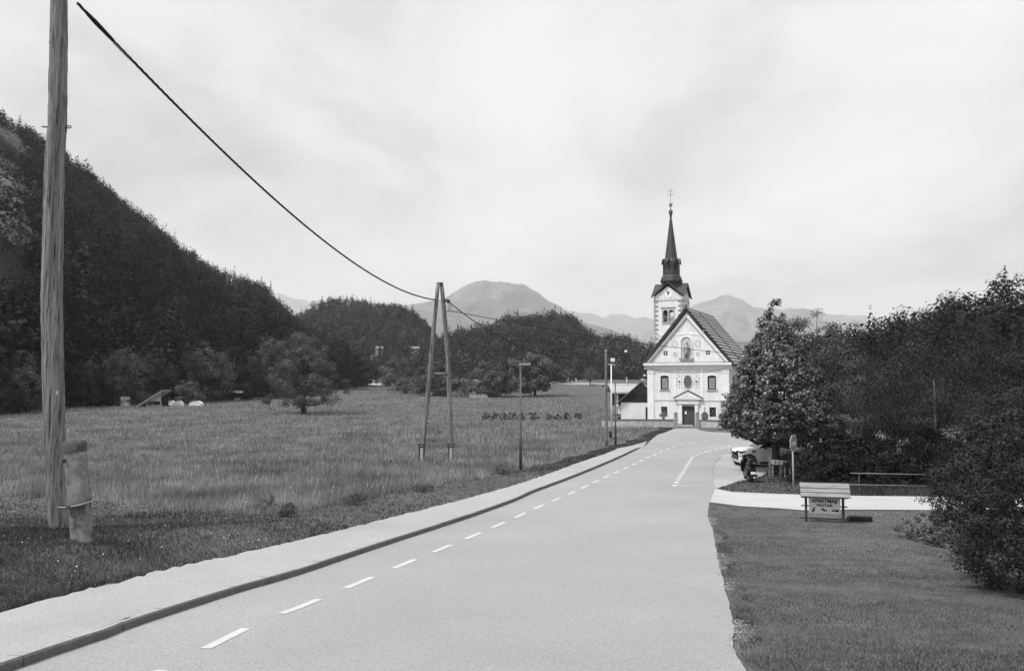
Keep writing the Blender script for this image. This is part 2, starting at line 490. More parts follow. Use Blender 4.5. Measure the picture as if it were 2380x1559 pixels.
def resample(pts, step):
    P = np.array([(p[0], p[1]) for p in pts], float)
    # Catmull-Rom through the points, then equal arc steps
    Q = np.vstack([2 * P[0] - P[1], P, 2 * P[-1] - P[-2]])
    out = []
    for i in range(1, len(Q) - 2):
        p0, p1, p2, p3 = Q[i - 1], Q[i], Q[i + 1], Q[i + 2]
        for t in np.linspace(0, 1, 24, endpoint=False):
            out.append(0.5 * ((2 * p1) + (-p0 + p2) * t + (2 * p0 - 5 * p1 + 4 * p2 - p3) * t * t + (-p0 + 3 * p1 - 3 * p2 + p3) * t ** 3))
    out.append(P[-1]); out = np.array(out)
    d = np.r_[0, np.cumsum(np.hypot(*np.diff(out, axis=0).T))]
    n = max(2, int(round(d[-1] / step)) + 1)
    s = np.linspace(0, d[-1], n)
    return np.stack([np.interp(s, d, out[:, 0]), np.interp(s, d, out[:, 1])], 1)
def px(*l, dz=0.0):
    return [tuple(G(u, v, dz))[:2] for u, v in l]
def normals2(C):
    t = np.gradient(C, axis=0); t /= np.linalg.norm(t, axis=1)[:, None]
    return np.stack([t[:, 1], -t[:, 0]], 1)           # to the right of travel

# road edges
kerb_foot = [(-5.55, -8.0), (-5.5, 2.0)] + px((42, 1559), (224, 1497), (326, 1456), (546, 1383), (666, 1348), (920, 1262), (1180, 1173), (1241, 1146), (1307, 1121), (1376, 1093), (1439, 1065.5), (1479, 1046), (1500, 1036.5))
walk_out = [(-7.7, -8.0), (-7.7, 4.0)] + px((0, 1432), (140, 1394), (280, 1358), (459, 1315), (666, 1267), (920, 1203), (1180, 1133), (1254, 1109), (1344, 1076), (1413, 1052), (1452, 1036), (1505, 1023), dz=0.13)
road_right = [(1.2, -8.0), (1.9, 2.0)] + px((1732, 1559), (1703, 1440), (1674, 1320), (1657, 1236), (1646, 1200), (1649, 1167))
road_left2 = px((1518, 1019), (1530, 1010), (1546, 1005.5), (1568, 996.0)) 
gate_r = px((1617, 995.5), (1627, 1000), (1652, 1004), (1709, 1006)) + [(30, 77.5), (48, 80), (80, 84)]
road_r2 = px((1662, 1135), (1656, 1100), (1661, 1079), (1677, 1063), (1695, 1053.7)) + [(22, 57.0), (34, 60.5), (50, 63.0), (80, 67)]
KF = resample(kerb_foot, 0.5)
WO = resample(walk_out, 0.5)
def poly_sheet(name, outline, dz, mat, kind='structure', label=None, step=0.6):
    """a sheet following the ground inside an outline, cut in a grid so that it follows the relief"""
    import bmesh
    bm = bmesh.new()
    vs = [bm.verts.new((p[0], p[1], 0)) for p in outline]
    bm.faces.new(vs)
    P = np.array([(p[0], p[1]) for p in outline])
    for ax in (0, 1):
        lo, hi = P[:, ax].min(), P[:, ax].max()
        k = lo + step
        while k < hi:
            co = [0, 0, 0]; no = [0, 0, 0]; co[ax] = k; no[ax] = 1
            bmesh.ops.bisect_plane(bm, geom=bm.verts[:] + bm.edges[:] + bm.faces[:], plane_co=co, plane_no=no)
            k += step * (1 if k < 40 else 2.5)
    V = np.array([v.co[:2] for v in bm.verts])
    Z = H(V[:, 0], V[:, 1])
    for v, z in zip(bm.verts, Z): v.co.z = z + dz
    bmesh.ops.recalc_face_normals(bm, faces=bm.faces[:])
    if bm.faces and sum(f.normal.z for f in bm.faces) < 0: bmesh.ops.reverse_faces(bm, faces=bm.faces[:])
    me = bpy.data.meshes.new(name); bm.to_mesh(me); bm.free()
    for p in me.polygons: p.use_smooth = True
    me.materials.append(mat)
    o = link(name, me)
    return tag(o, label, None, None, kind)
_l2 = np.array(road_left2)
_SIDE[0] = np.r_[WO[:, 1], _l2[1:, 1], 90.0]; _SIDE[1] = np.r_[WO[:, 0], _l2[1:, 0] - 0.1, 17.2]
ground()
LEFT = [tuple(p) for p in KF] + road_left2 + gate_r
_rr = random.Random(12)
RR = [(p[0] + ((0.014 * float(fbm(p[1], 0.0, 3.0, 4, 17)) + 0.006 * _rr.uniform(-1, 1)) if 6 < p[1] < 27.5 else 0), p[1]) for p in resample(road_right, 0.15)]
R2 = [tuple(p) for p in resample(road_r2, 0.6)]
ROAD = LEFT + list(reversed(RR + R2))
road = poly_sheet('road', ROAD, 0.03, m_asph, label='pale asphalt road curving right past the church')
WALK = [tuple(p) for p in WO] + [tuple(p) for p in reversed(KF)]
# footway: inner edge sits a kerb width (0.2 m) behind the kerb foot
kn = normals2(KF)
KB = KF - kn * 0.10
WALK = [tuple(p) for p in WO] + road_left2[:1] + [tuple(p) for p in reversed(KB)]
# wobble the outer edge a little where grass creeps in
rw = random.Random(3)
WALKO = [(p[0] + 0.05 * rw.uniform(-1, 1), p[1] + 0.05 * rw.uniform(-1, 1)) for p in resample(walk_out, 0.22)]
arc = np.r_[0, np.cumsum(np.hypot(*np.diff(KF, axis=0).T))]
KLEN = arc[-1]
def kerb_h(s):                                # the kerb drops to road level at its far end
    return 0.035 + 0.115 * (1 - sstep(KLEN - 5.0, KLEN - 0.5, s))
side_walk = poly_sheet('sidewalk', WALKO + [tuple(p) for p in reversed(KB)], 0.0, m_walk, label='light asphalt footway behind the granite kerb')
def lift_walk():
    me = side_walk.data
    n = len(me.vertices); co = np.empty(n * 3, np.float32); me.vertices.foreach_get('co', co); co = co.reshape(-1, 3)
    d = ((co[:, None, :2] - KF[None]) ** 2).sum(-1); s = arc[d.argmin(1)]
    z0 = H(KB[d.argmin(1), 0], KB[d.argmin(1), 1])
    co[:, 2] = np.maximum(z0, co[:, 2] - 0.03 * 0) + kerb_h(s) - 0.014 + 0.010 * np.sqrt(d.min(1))
    me.vertices.foreach_set('co', co.ravel()); me.update()
    # skirt along the outer edge
lift_walk()
kerb = empty('kerb', (0, 0, 0)); tag(kerb, 'dark granite kerb stones with shade coloured into their faces, along the left road edge', None, None, 'structure')
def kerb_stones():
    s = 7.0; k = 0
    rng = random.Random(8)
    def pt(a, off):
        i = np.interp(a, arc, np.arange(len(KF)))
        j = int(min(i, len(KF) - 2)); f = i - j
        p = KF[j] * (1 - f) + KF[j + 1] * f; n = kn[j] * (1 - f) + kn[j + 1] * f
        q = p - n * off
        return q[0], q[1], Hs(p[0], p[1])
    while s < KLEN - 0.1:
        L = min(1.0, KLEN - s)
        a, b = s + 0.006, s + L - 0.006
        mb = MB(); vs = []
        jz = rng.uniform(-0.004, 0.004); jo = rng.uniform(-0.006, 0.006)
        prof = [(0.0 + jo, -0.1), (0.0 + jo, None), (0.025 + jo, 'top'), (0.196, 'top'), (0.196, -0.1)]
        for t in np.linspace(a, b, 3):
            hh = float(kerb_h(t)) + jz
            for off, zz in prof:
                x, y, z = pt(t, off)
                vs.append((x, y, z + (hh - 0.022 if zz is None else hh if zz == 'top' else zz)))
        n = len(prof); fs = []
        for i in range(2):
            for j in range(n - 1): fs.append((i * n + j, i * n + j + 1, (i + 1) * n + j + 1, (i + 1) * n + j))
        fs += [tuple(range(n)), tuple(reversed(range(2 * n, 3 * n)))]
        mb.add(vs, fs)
        o = mb.build('kerb_stone', m_kerb_face, kerb); o.data.materials.append(m_walk)  # grimy granite faces with side shade put into their colour; tops stay light
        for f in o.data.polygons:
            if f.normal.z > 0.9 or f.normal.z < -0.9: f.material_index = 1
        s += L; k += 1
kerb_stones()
side_road = poly_sheet('side_road', px((1649, 1167.5), (1722, 1177), (1809, 1182), (1873, 1187), (1978, 1185), (2153, 1186)) + [(26, 28.0), (45, 27.0), (45, 31.2), (26, 31.4)] + px((2137, 1154.5), (1978, 1152.8), (1810, 1148.5), (1702, 1143.7), (1666, 1136.5), (1661, 1134)), 0.022, m_lane, label='bright narrow side road leading off to the right')
GRAVEL = [p for p in R2 if p[0] < 24] + [(26, 54.0), (22, 44.0)] + px((1790, 1094), (1772, 1106), (1748, 1113), (1715, 1119), (1690, 1128), (1664, 1136))
gravel = poly_sheet('gravel_yard', GRAVEL, 0.014, m_gravel, label='pale gravel parking patch beside the road')

# painted dashes: each a thin slab, children of the road
def strip(pts, w, dz=0.006, name='lane_dash', mat=None):
    C = np.array(pts, float)
    n = normals2(C)
    a = C - n * w / 2; b = C + n * w / 2
    P = np.stack([np.stack([a[:, 0], a[:, 1], H(a[:, 0], a[:, 1]) + 0.03 + dz], -1), np.stack([b[:, 0], b[:, 1], H(b[:, 0], b[:, 1]) + 0.03 + dz], -1)], 1)
    i = len(C)
    V = P.reshape(-1, 3)
    top = [(2 * k, 2 * k + 1, 2 * k + 3, 2 * k + 2) for k in range(i - 1)]
    return mesh_np(name, V, np.array(top), mat or m_paint, road)
lane = [(-4.15, -6.0), (-4.05, 2.0)] + px((526, 1488), (706, 1411), (838, 1356), (933, 1316), (1013, 1283), (1119, 1239), (1190, 1208), (1256, 1178), (1330, 1146), (1400, 1113), (1460, 1086), (1520, 1058), (1560, 1041), (1590, 1033), (1640, 1026), (1700, 1020)) + [(30, 70.5)]
def dashes():
    L = resample(lane, 0.1)
    a = np.r_[0, np.cumsum(np.hypot(*np.diff(L, axis=0).T))]
    g0 = np.array(G(460, 1512))[:2]
    s0 = a[((L - g0) ** 2).sum(1).argmin()]
    per = 2.32; s = s0 - 4 * per
    while s < a[-1] - 1.3:
        if s > 0:
            t = np.linspace(s, s + 1.24, 4)
            strip(np.stack([np.interp(t, a, L[:, 0]), np.interp(t, a, L[:, 1])], 1), 0.145)
        s += per
    L = resample(px((1567, 1131), (1578, 1113), (1590, 1094), (1605, 1070), (1614, 1060), (1650, 1048.5), (1690, 1040), (1730, 1033)) + [(26, 62.5), (34, 65)], 0.1)
    a = np.r_[0, np.cumsum(np.hypot(*np.diff(L, axis=0).T))]
    s = 0.0
    while s < a[-1] - 0.6:
        t = np.linspace(s, s + 0.55, 3)
        strip(np.stack([np.interp(t, a, L[:, 0]), np.interp(t, a, L[:, 1])], 1), 0.2, mat=m_paintworn)
        s += 1.25
    for (A, B) in (((1580, 1129.5), (1635, 1131)), ((1300, 1126), (1345, 1127.5))):
        p, q = px(A, B)
        strip([p, ((p[0] + q[0]) / 2, (p[1] + q[1]) / 2), q], 0.08, mat=m_paintworn)
dashes()

# ------------------------------------------------------------------ hills and mountains
class Hill:
    def __init__(s, name, crest, foot, back, mat, label, treeh=0.0, rough=0.03, n=90, m=30, seed=1, conv=0.85):
        s.C = np.array(crest, float); s.Fo = np.array(foot, float); s.seed = seed; s.rough = rough; s.conv = conv
        s.treeh = treeh
        S_ = np.linspace(0, 1, n); T_ = np.linspace(0, 1, m)
        SS, TT = np.meshgrid(S_, T_, indexing='ij')
        A = s.surf(SS, TT)
        c = s.surf(S_, np.ones(n)); L = np.linalg.norm(s.surf(S_, np.ones(n)) - s.surf(S_, np.zeros(n)), axis=1)
        B = []
        for k in (0.3, 0.65, 1.0):
            p = c.copy(); p[:, 1] += k * back; p[:, 0] += k * back * (c[:, 0] / np.maximum(c[:, 1], 1)); p[:, 2] = c[:, 2] + (-10 - c[:, 2]) * k ** 1.2
            B.append(p)
        P = np.concatenate([A, np.stack(B, 1)], 1)
        s.o = grid_mesh(name, P, mat)
        tag(s.o, label, None, None, 'structure')
    def curve(s, K, t):
        x = np.linspace(0, 1, len(K))
        return np.stack([np.interp(t, x, K[:, i]) for i in range(3)], -1)
    def surf(s, a, t):
        a = np.asarray(a, float); t = np.asarray(t, float)
        c = s.curve(s.C, a); f = s.curve(s.Fo, a)
        p = f + (c - f) * t[..., None]
        p[..., 2] = f[..., 2] + (c[..., 2] - s.treeh - f[..., 2]) * t ** s.conv
        h = np.abs(c[..., 2] - f[..., 2])
        d = s.rough * h * fbm(p[..., 0], p[..., 1], 26.0 / (np.abs(s.C[:, 1]).mean()), 5, s.seed) * np.sin(np.pi * np.clip(t, 0, 1)) ** 0.6
        p[..., 2] += d
        p[..., 1] -= d * 1.2
        if s.treeh == 0: p[..., 2] += 0.016 * h * fbm(p[..., 0], p[..., 1], 150.0 / np.abs(s.C[:, 1]).mean(), 4, s.seed + 2)
        return p
def crestpts(l): return [tuple(at(u, v, Y)) for u, v, Y in l]
def footpts(l):
    out = []
    for u, v in l:
        g = G(u, v); out.append((g.x, g.y, g.z - 1.0))
    return out
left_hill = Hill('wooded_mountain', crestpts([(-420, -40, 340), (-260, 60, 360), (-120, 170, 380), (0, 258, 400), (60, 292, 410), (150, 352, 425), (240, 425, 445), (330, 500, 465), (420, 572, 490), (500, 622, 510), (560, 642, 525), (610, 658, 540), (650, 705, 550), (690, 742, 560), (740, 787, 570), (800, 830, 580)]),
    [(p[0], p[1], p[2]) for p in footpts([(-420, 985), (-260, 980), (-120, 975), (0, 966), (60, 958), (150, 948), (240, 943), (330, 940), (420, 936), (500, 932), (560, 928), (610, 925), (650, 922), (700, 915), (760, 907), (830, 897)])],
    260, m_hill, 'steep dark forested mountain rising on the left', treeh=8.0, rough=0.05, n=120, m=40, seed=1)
mid_hill = Hill('wooded_hill', crestpts([(560, 800, 640), (640, 770, 660), (700, 722, 690), (740, 700, 700), (780, 688, 710), (830, 694, 715), (870, 700, 720), (930, 710, 720), (960, 722, 715), (985, 745, 710), (1005, 778, 700), (1040, 820, 690), (1090, 850, 680)]),
    [(at(u, 884, 440).x, 440, 6.0) for u in (520, 620, 690, 740, 790, 840, 880, 930, 970, 1010, 1050, 1090, 1120)], 260, m_hill, 'rounded wooded hill behind the lone field tree', treeh=7.0, rough=0.07, n=60, m=24, seed=2, conv=0.75)
low_hill = Hill('wooded_hill', crestpts([(940, 850, 470), (1000, 800, 490), (1040, 772, 500), (1090, 760, 510), (1150, 750, 520), (1170, 730, 525), (1230, 726, 530), (1300, 722, 535), (1335, 735, 530), (1352, 755, 520), (1375, 772, 505), (1420, 775, 500), (1455, 778, 500), (1495, 796, 500), (1540, 800, 500), (1620, 815, 500), (1720, 830, 500), (1850, 845, 500)]),
    [(at(u, 884, 345).x, 345, 4.3) for u in (930, 990, 1040, 1090, 1150, 1170, 1230, 1300, 1335, 1352, 1375, 1420, 1455, 1495, 1540, 1640, 1760, 1880)], 240, m_hill, 'low wooded hill left of the church tower', treeh=7.0, rough=0.07, n=80, m=24, seed=3, conv=0.7)
right_hill = Hill('wooded_slope', crestpts([(1760, 860, 330), (1860, 800, 310), (1930, 757, 290), (1990, 747, 275), (2050, 737, 260), (2150, 712, 235), (2220, 690, 220), (2290, 655, 205), (2340, 630, 195), (2400, 600, 185), (2500, 545, 172), (2640, 470, 160), (2800, 400, 150)]),
    [(30, 150, 0), (38, 140, 0), (44, 132, 0), (48, 124, 0), (52, 116, 0), (56, 106, 0), (58, 98, 0), (59, 90, 0), (60, 82, 0), (62, 72, 0), (64, 58, 0), (66, 40, 0), (68, 20, 0)], 140, m_hill, 'dark wooded slope climbing to the right edge', treeh=9.5, rough=0.05, n=70, m=26, seed=4)
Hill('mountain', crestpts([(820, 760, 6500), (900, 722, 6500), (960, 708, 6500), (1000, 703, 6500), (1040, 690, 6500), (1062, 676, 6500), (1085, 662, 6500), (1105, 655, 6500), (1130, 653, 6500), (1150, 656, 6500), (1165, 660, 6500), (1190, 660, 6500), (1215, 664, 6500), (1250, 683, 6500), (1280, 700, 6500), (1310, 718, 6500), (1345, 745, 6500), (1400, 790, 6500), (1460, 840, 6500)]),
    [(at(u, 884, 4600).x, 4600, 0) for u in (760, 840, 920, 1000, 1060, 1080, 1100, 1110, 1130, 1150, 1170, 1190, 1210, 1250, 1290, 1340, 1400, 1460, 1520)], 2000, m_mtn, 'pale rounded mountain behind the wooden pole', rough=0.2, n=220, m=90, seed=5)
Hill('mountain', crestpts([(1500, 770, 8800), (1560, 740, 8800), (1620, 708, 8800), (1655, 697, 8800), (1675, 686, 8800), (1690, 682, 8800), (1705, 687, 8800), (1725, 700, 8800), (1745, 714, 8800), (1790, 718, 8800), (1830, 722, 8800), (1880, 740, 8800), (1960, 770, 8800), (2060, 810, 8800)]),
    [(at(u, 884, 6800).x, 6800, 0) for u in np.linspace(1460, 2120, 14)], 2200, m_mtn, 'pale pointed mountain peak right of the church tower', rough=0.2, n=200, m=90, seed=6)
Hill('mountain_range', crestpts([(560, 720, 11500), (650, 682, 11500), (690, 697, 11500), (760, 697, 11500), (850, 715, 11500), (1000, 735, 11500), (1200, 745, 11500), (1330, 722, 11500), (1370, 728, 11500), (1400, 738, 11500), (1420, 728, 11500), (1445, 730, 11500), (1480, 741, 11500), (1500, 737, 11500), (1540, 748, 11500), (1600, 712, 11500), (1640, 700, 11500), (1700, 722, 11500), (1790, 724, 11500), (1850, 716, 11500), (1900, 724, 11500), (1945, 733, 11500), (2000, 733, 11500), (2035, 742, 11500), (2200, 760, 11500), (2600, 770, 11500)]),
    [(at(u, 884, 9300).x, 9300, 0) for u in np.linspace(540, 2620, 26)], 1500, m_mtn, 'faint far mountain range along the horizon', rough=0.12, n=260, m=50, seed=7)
Hill('mountain_ridge', crestpts([(1230, 800, 5200), (1320, 735, 5200), (1360, 748, 5200), (1400, 760, 5200), (1450, 775, 5200), (1490, 790, 5200), (1540, 812, 5200), (1600, 840, 5200)]),
    [(at(u, 884, 4200).x, 4200, 0) for u in np.linspace(1200, 1640, 8)], 1200, m_mtn, 'pale ridge descending behind the low wooded hill', rough=0.12, n=120, m=50, seed=8)

# bare limestone faces on the wooded hills
def cliff(hill, a0, a1, t0, t1, out, seed, n=150, m=190, label='pale limestone cliff face among the trees'):
    A, T = np.meshgrid(np.linspace(a0, a1, n), np.linspace(t0, t1, m), indexing='ij')
    P = hill.surf(A, T)
    e = np.minimum(np.minimum((A - a0), (a1 - A)) / (a1 - a0), np.minimum((T - t0), (t1 - T)) / (t1 - t0))
    k = np.clip(e * 6, 0, 1) ** 0.5
    sc = 900.0 / hill.C[:, 1].mean()
    f = fbm(P[..., 0] * 1.0, P[..., 2] * 0.55, 0.10 * sc, 6, seed)
    rid = 1 - np.abs(fbm(P[..., 0], P[..., 2] * 0.35, 0.16 * sc, 5, seed + 1))
    d = out * k * (0.5 + 0.5 * f + 0.7 * rid) - 3 * (1 - k)
    d = d + k * (1.6 * fbm(P[..., 0], P[..., 2] * 0.6, 0.7 * sc, 5, seed + 3) + 0.8 * np.abs(fbm(P[..., 0], P[..., 2] * 0.3, 1.6 * sc, 3, seed + 4)))
    P[..., 1] -= d; P[..., 2] += d * 0.12
    o = grid_mesh('cliff', P, m_rock, None, False)
    tag(o, label, None, None, 'structure')
def ua(hill, u):                             # crest parameter of a picture column
    us = np.array([1190 + F * c[0] / c[1] for c in hill.C])
    return float(np.interp(u, us, np.linspace(0, 1, len(us))))

def inv(hill, u, v, t0=0.0):                 # slope parameters under a picture position
    A, T = np.meshgrid(np.linspace(0, 1, 240), np.linspace(t0, 1, 160), indexing='ij')
    Q = hill.surf(A, T); xx, yy, zz = Q[..., 0], Q[..., 1], Q[..., 2] - EYE
    den = yy * CP + zz * SP
    U = 1190 + F * xx / den; V = 779.5 - F * (zz * CP - yy * SP) / den
    i = np.unravel_index(np.argmin((U - u) ** 2 + (V - v) ** 2), U.shape)
    return A[i], T[i]

# ------------------------------------------------------------------ foliage
def unit(a): return a / np.maximum(np.linalg.norm(a, axis=-1, keepdims=True), 1e-9)
def leaf_quads(P, N, Sz, rng, asp=0.55):
    """rhombic leaf faces: centres, normals, half lengths"""
    n = len(P)
    r = rng.normal(size=(n, 3))
    t = unit(np.cross(N, r)); b = np.cross(N, t)
    Sz = np.asarray(Sz)[:, None]
    V = np.stack([P + t * Sz, P + b * Sz * asp, P - t * Sz, P - b * Sz * asp], 1).reshape(-1, 3)
    Q = np.arange(4 * n).reshape(n, 4)
    return V, Q
def leaf_tris(P, N, Sz, rng):
    n = len(P)
    r = rng.normal(size=(n, 3))
    t = unit(np.cross(N, r)); b = np.cross(N, t); Sz = np.asarray(Sz)[:, None]
    V = np.stack([P + t * Sz, P - t * Sz * 0.6 + b * Sz * 0.75, P - t * Sz * 0.6 - b * Sz * 0.75], 1).reshape(-1, 3)
    return V, np.arange(3 * n).reshape(n, 3)
def crown_points(rng, prof, h, nclump, nleaf, rc, inner=0.25, lobes=0.18, squash=0.75):
    """leaf positions: clumps set in the volume under a profile [(height fraction, radius)]"""
    hz = np.array([p[0] for p in prof]); rr = np.array([p[1] for p in prof])
    t = np.linspace(hz[0], hz[-1], 200); w = np.interp(t, hz, rr) ** 1.3 + 0.02
    z = rng.choice(t, nclump, p=w / w.sum()) + rng.uniform(-0.01, 0.01, nclump)
    th = rng.uniform(0, 2 * np.pi, nclump)
    R = np.interp(z, hz, rr)
    ph = rng.uniform(0, 6.28, 4)
    R = R * (1 + lobes * np.sin(2 * th + ph[0] + 5 * z) + lobes * 0.7 * np.sin(5 * th + ph[1] - 9 * z) + lobes * 0.6 * np.sin(3 * th + ph[2] + 17 * z))
    k = inner + (1 - inner) * np.sqrt(rng.uniform(0, 1, nclump))
    C = np.stack([R * k * np.cos(th), R * k * np.sin(th), z * h], -1)
    idx = rng.integers(0, nclump, nleaf)
    cr = rc * rng.uniform(0.6, 1.35, nclump)
    d = unit(rng.normal(size=(nleaf, 3))) * (rng.uniform(0, 1, (nleaf, 1)) ** 0.5)
    d[:, 2] *= squash
    P = C[idx] + d * cr[idx][:, None]
    out = np.stack([np.cos(th), np.sin(th), 0.6 * np.ones(nclump)], -1)
    N = unit(1.0 * d + 0.3 * out[idx] + np.array([0, 0, 0.4]) + 0.45 * rng.normal(size=(nleaf, 3)))
    return P, N, C, (rng.uniform(0.65, 1.4, nclump))[idx]
def make_tree(name, label, loc, h, prof, nclump, nleaf, rc, leaf, mat, trunk_h, trunk_r, seed, cat='tree', group=None, bark=None, limbs=10, rz=0.0, inner=0.25, lobes=0.18, asp=0.55, squash=0.75, crown_name='crown', lean=0.0, tri=False):
    if tri: nleaf = int(nleaf * 1.7)
    rng = np.random.default_rng(seed)
    t = empty(name, loc, rz, label, cat, group)
    P, N, C, TN = crown_points(rng, prof, h, nclump, nleaf, rc, inner, lobes, squash)
    V, Q = (leaf_tris(P, N, 0.9 * leaf * rng.uniform(0.6, 1.3, nleaf), rng) if tri else leaf_quads(P, N, leaf * rng.uniform(0.6, 1.3, nleaf), rng, asp))
    mesh_np(crown_name, V, Q, mat, t, tone=TN * rng.uniform(0.55, 1.5, nleaf))
    if trunk_r > 0:
        mb = MB(); rr = random.Random(seed)
        top = h * trunk_h
        pts = [(0, 0, -0.3), (0, 0, 0.02 * h)] + [(lean * f * h + rr.uniform(-.02, .02) * h * .3, rr.uniform(-.02, .02) * h * .3, f * h) for f in np.linspace(0.08, trunk_h, 6)]
        rad = [trunk_r * 1.5, trunk_r * 1.2] + [trunk_r * (1 - 0.8 * i / 5) for i in range(6)]
        mb.tube(pts, rad, 9)
        for k in range(limbs):
            c = Vector(C[rr.randrange(len(C))])
            f = rr.uniform(0.25, 0.95); zz = max(0.1 * h, min(c.z * 0.8, f * top))
            a = Vector((lean * zz, 0, zz)); m = a.lerp(c, 0.5) + Vector((0, 0, -0.04 * h))
            r0 = trunk_r * (0.55 - 0.3 * zz / top)
            mb.tube([a, m, c], [r0, r0 * 0.6, r0 * 0.15], 6)
        mb.build('trunk', bark or m_bark, t)
    return t

def forest(name, hill, n, q, hr, wr, leaf, mat, label, seed, con=0.25, a=(0, 1), t=(0.0, 1.0), skip=None, edge=0.0):
    rng = np.random.default_rng(seed)
    A = rng.uniform(a[0], a[1], n * 2); T = rng.uniform(t[0], t[1], n * 2)
    # equal density over the slope
    L = np.linalg.norm(hill.surf(A, np.ones_like(A)) - hill.surf(A, np.zeros_like(A)), axis=-1)
    e = 2e-3
    W = np.linalg.norm(hill.surf(np.clip(A + e, 0, 1), T) - hill.surf(np.clip(A - e, 0, 1), T), axis=-1)
    w = L * W / np.maximum(hill.surf(A, T)[:, 1], 40.0)
    keep = rng.uniform(0, 1, n * 2) < w / w.max()
    A, T = A[keep][:n], T[keep][:n]
    base = hill.surf(A, T)
    if skip is not None:
        k = ~skip(A, T)
        A, T, base = A[k], T[k], base[k]
    m = len(A)
    hh = rng.uniform(hr[0], hr[1], m) * (0.85 + 0.3 * rng.uniform(0, 1, m)); ww = wr[0] + (wr[1] - wr[0]) * rng.uniform(0, 1, m) ** 1.5
    big = np.where(rng.uniform(0, 1, m) < 0.1, 1.4, 1.0); hh = hh * (0.5 + 0.5 * big); ww = ww * big
    isc = rng.uniform(0, 1, m) < con
    hh = np.where(isc, hh * 1.22, hh); ww = np.where(isc, ww * 0.8, ww)
    d = unit(rng.normal(size=(m, q, 3)))
    rad = rng.uniform(0.65, 1.0, (m, q, 1))
    lob = 1 + 0.25 * np.sin(3 * np.arctan2(d[..., 1], d[..., 0]) + rng.uniform(0, 6, (m, 1))) * np.cos(2 * d[..., 2] + rng.uniform(0, 6, (m, 1)))
    B = d * rad * lob[..., None]
    B[..., 2] = B[..., 2] * 0.5 + 0.55
    # conifers: cone
    zc = 1 - np.sqrt(rng.uniform(0, 1, (m, q)))
    zc = 0.08 + 0.94 * zc
    th = rng.uniform(0, 6.28, (m, q)); rr = (1.02 - zc) * rng.uniform(0.55, 1.0, (m, q)) * (0.85 + 0.3 * np.sin(zc * 40))
    Cn = np.stack([rr * np.cos(th), rr * np.sin(th), zc], -1)
    X = np.where(isc[:, None, None], Cn, B)
    dirn = np.where(isc[:, None, None], unit(np.stack([np.cos(th), np.sin(th), 0.5 + 0 * th], -1)), d)
    P = base[:, None, :] + X * np.stack([ww * 0.5, ww * 0.5, hh], -1)[:, None, :]
    P = P.reshape(-1, 3)
    N = unit(dirn.reshape(-1, 3) * 1.2 + np.array([0, 0, 0.2]) + 0.33 * rng.normal(size=P.shape))
    sz = np.repeat(ww, q) * leaf * rng.uniform(0.6, 1.3, len(P))
    V, Q = leaf_tris(P, N, sz, rng)
    tone = np.repeat(np.where(isc, 0.7, 1.0) * rng.choice([0.45, 0.7, 1.0, 1.5, 2.1], m, p=[.18, .25, .27, .2, .1]), q)
    o = mesh_np(name, V, Q, mat, tone=tone * rng.uniform(0.75, 1.25, len(tone)))
    return tag(o, label, None, None, 'stuff')

(ca, ct), (cb, cu), (cc_, cv) = inv(left_hill, -140, 470), inv(left_hill, 84, 350), inv(left_hill, 76, 590)
a0, a1 = min(ca, cb), max(cb, cc_); tt0, tt1 = cv, cu
def on_cliff(A, T):
    f = (T - tt0) / (tt1 - tt0)
    lim = a0 + (a1 - a0) * (1.0 - 0.30 * np.clip(f, 0, 1) + 0.10 * np.sin(f * 9))
    return (A < lim) & (f > -0.2) & (f < 0.97) & (np.sin(A * 9173.0 + T * 6151.0) > -0.93)
cliff(left_hill, a0 - 0.02, a1 + 0.01, tt0, tt1, 10.0, 11, label='pale limestone cliff on the mountainside at the left edge')
al = ua(left_hill, -190)
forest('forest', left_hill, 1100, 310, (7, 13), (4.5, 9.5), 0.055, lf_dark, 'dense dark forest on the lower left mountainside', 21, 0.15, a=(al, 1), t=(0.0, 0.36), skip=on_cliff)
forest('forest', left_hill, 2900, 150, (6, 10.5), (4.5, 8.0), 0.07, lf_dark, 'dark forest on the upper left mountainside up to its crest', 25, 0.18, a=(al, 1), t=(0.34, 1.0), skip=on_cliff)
b0, b1 = ua(mid_hill, 945), ua(mid_hill, 1000)
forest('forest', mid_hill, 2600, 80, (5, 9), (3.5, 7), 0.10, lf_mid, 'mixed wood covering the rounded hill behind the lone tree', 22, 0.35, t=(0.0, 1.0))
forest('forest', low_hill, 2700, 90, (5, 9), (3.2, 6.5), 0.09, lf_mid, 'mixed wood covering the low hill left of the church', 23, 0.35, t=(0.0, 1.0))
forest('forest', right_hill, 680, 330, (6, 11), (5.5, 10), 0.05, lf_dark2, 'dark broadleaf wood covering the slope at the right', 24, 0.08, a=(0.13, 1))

# trees and shrubs one can tell apart
ROUND = [(0.10, 1.0), (0.14, 4.4), (0.25, 5.8), (0.38, 6.0), (0.55, 5.3), (0.72, 4.2), (0.88, 2.9), (0.98, 1.4)]
g = G(706, 962)
make_tree('field_tree', 'large lone tree with low drooping branches standing in the meadow', g, 12.1, ROUND, 210, 24000, 0.9, 0.10, lf_lone, 0.8, 0.36, 31, limbs=22, lobes=0.24, inner=0.15, tri=True)
FULL = [(0.04, 2.6), (0.15, 4.6), (0.3, 5.6), (0.5, 5.2), (0.7, 4.2), (0.86, 2.6), (0.98, 0.8)]
def fieldtree(label, u, vb, vt, w, seed, mat=lf_tree, nl=5200, prof=FULL, group=None, name='field_tree'):
    p = G(u, vb); k = F / p.y
    h = (vb - vt) / k; s = (w / k) / 11.0
    pr = [(a, r * s) for a, r in prof]
    return make_tree(name, label, p, h, pr, 75, nl, 0.13 * w / k, 0.02 * w / k, mat, 0.7, 0.03 * h, seed, limbs=8, lobes=0.25, group=group, tri=True)
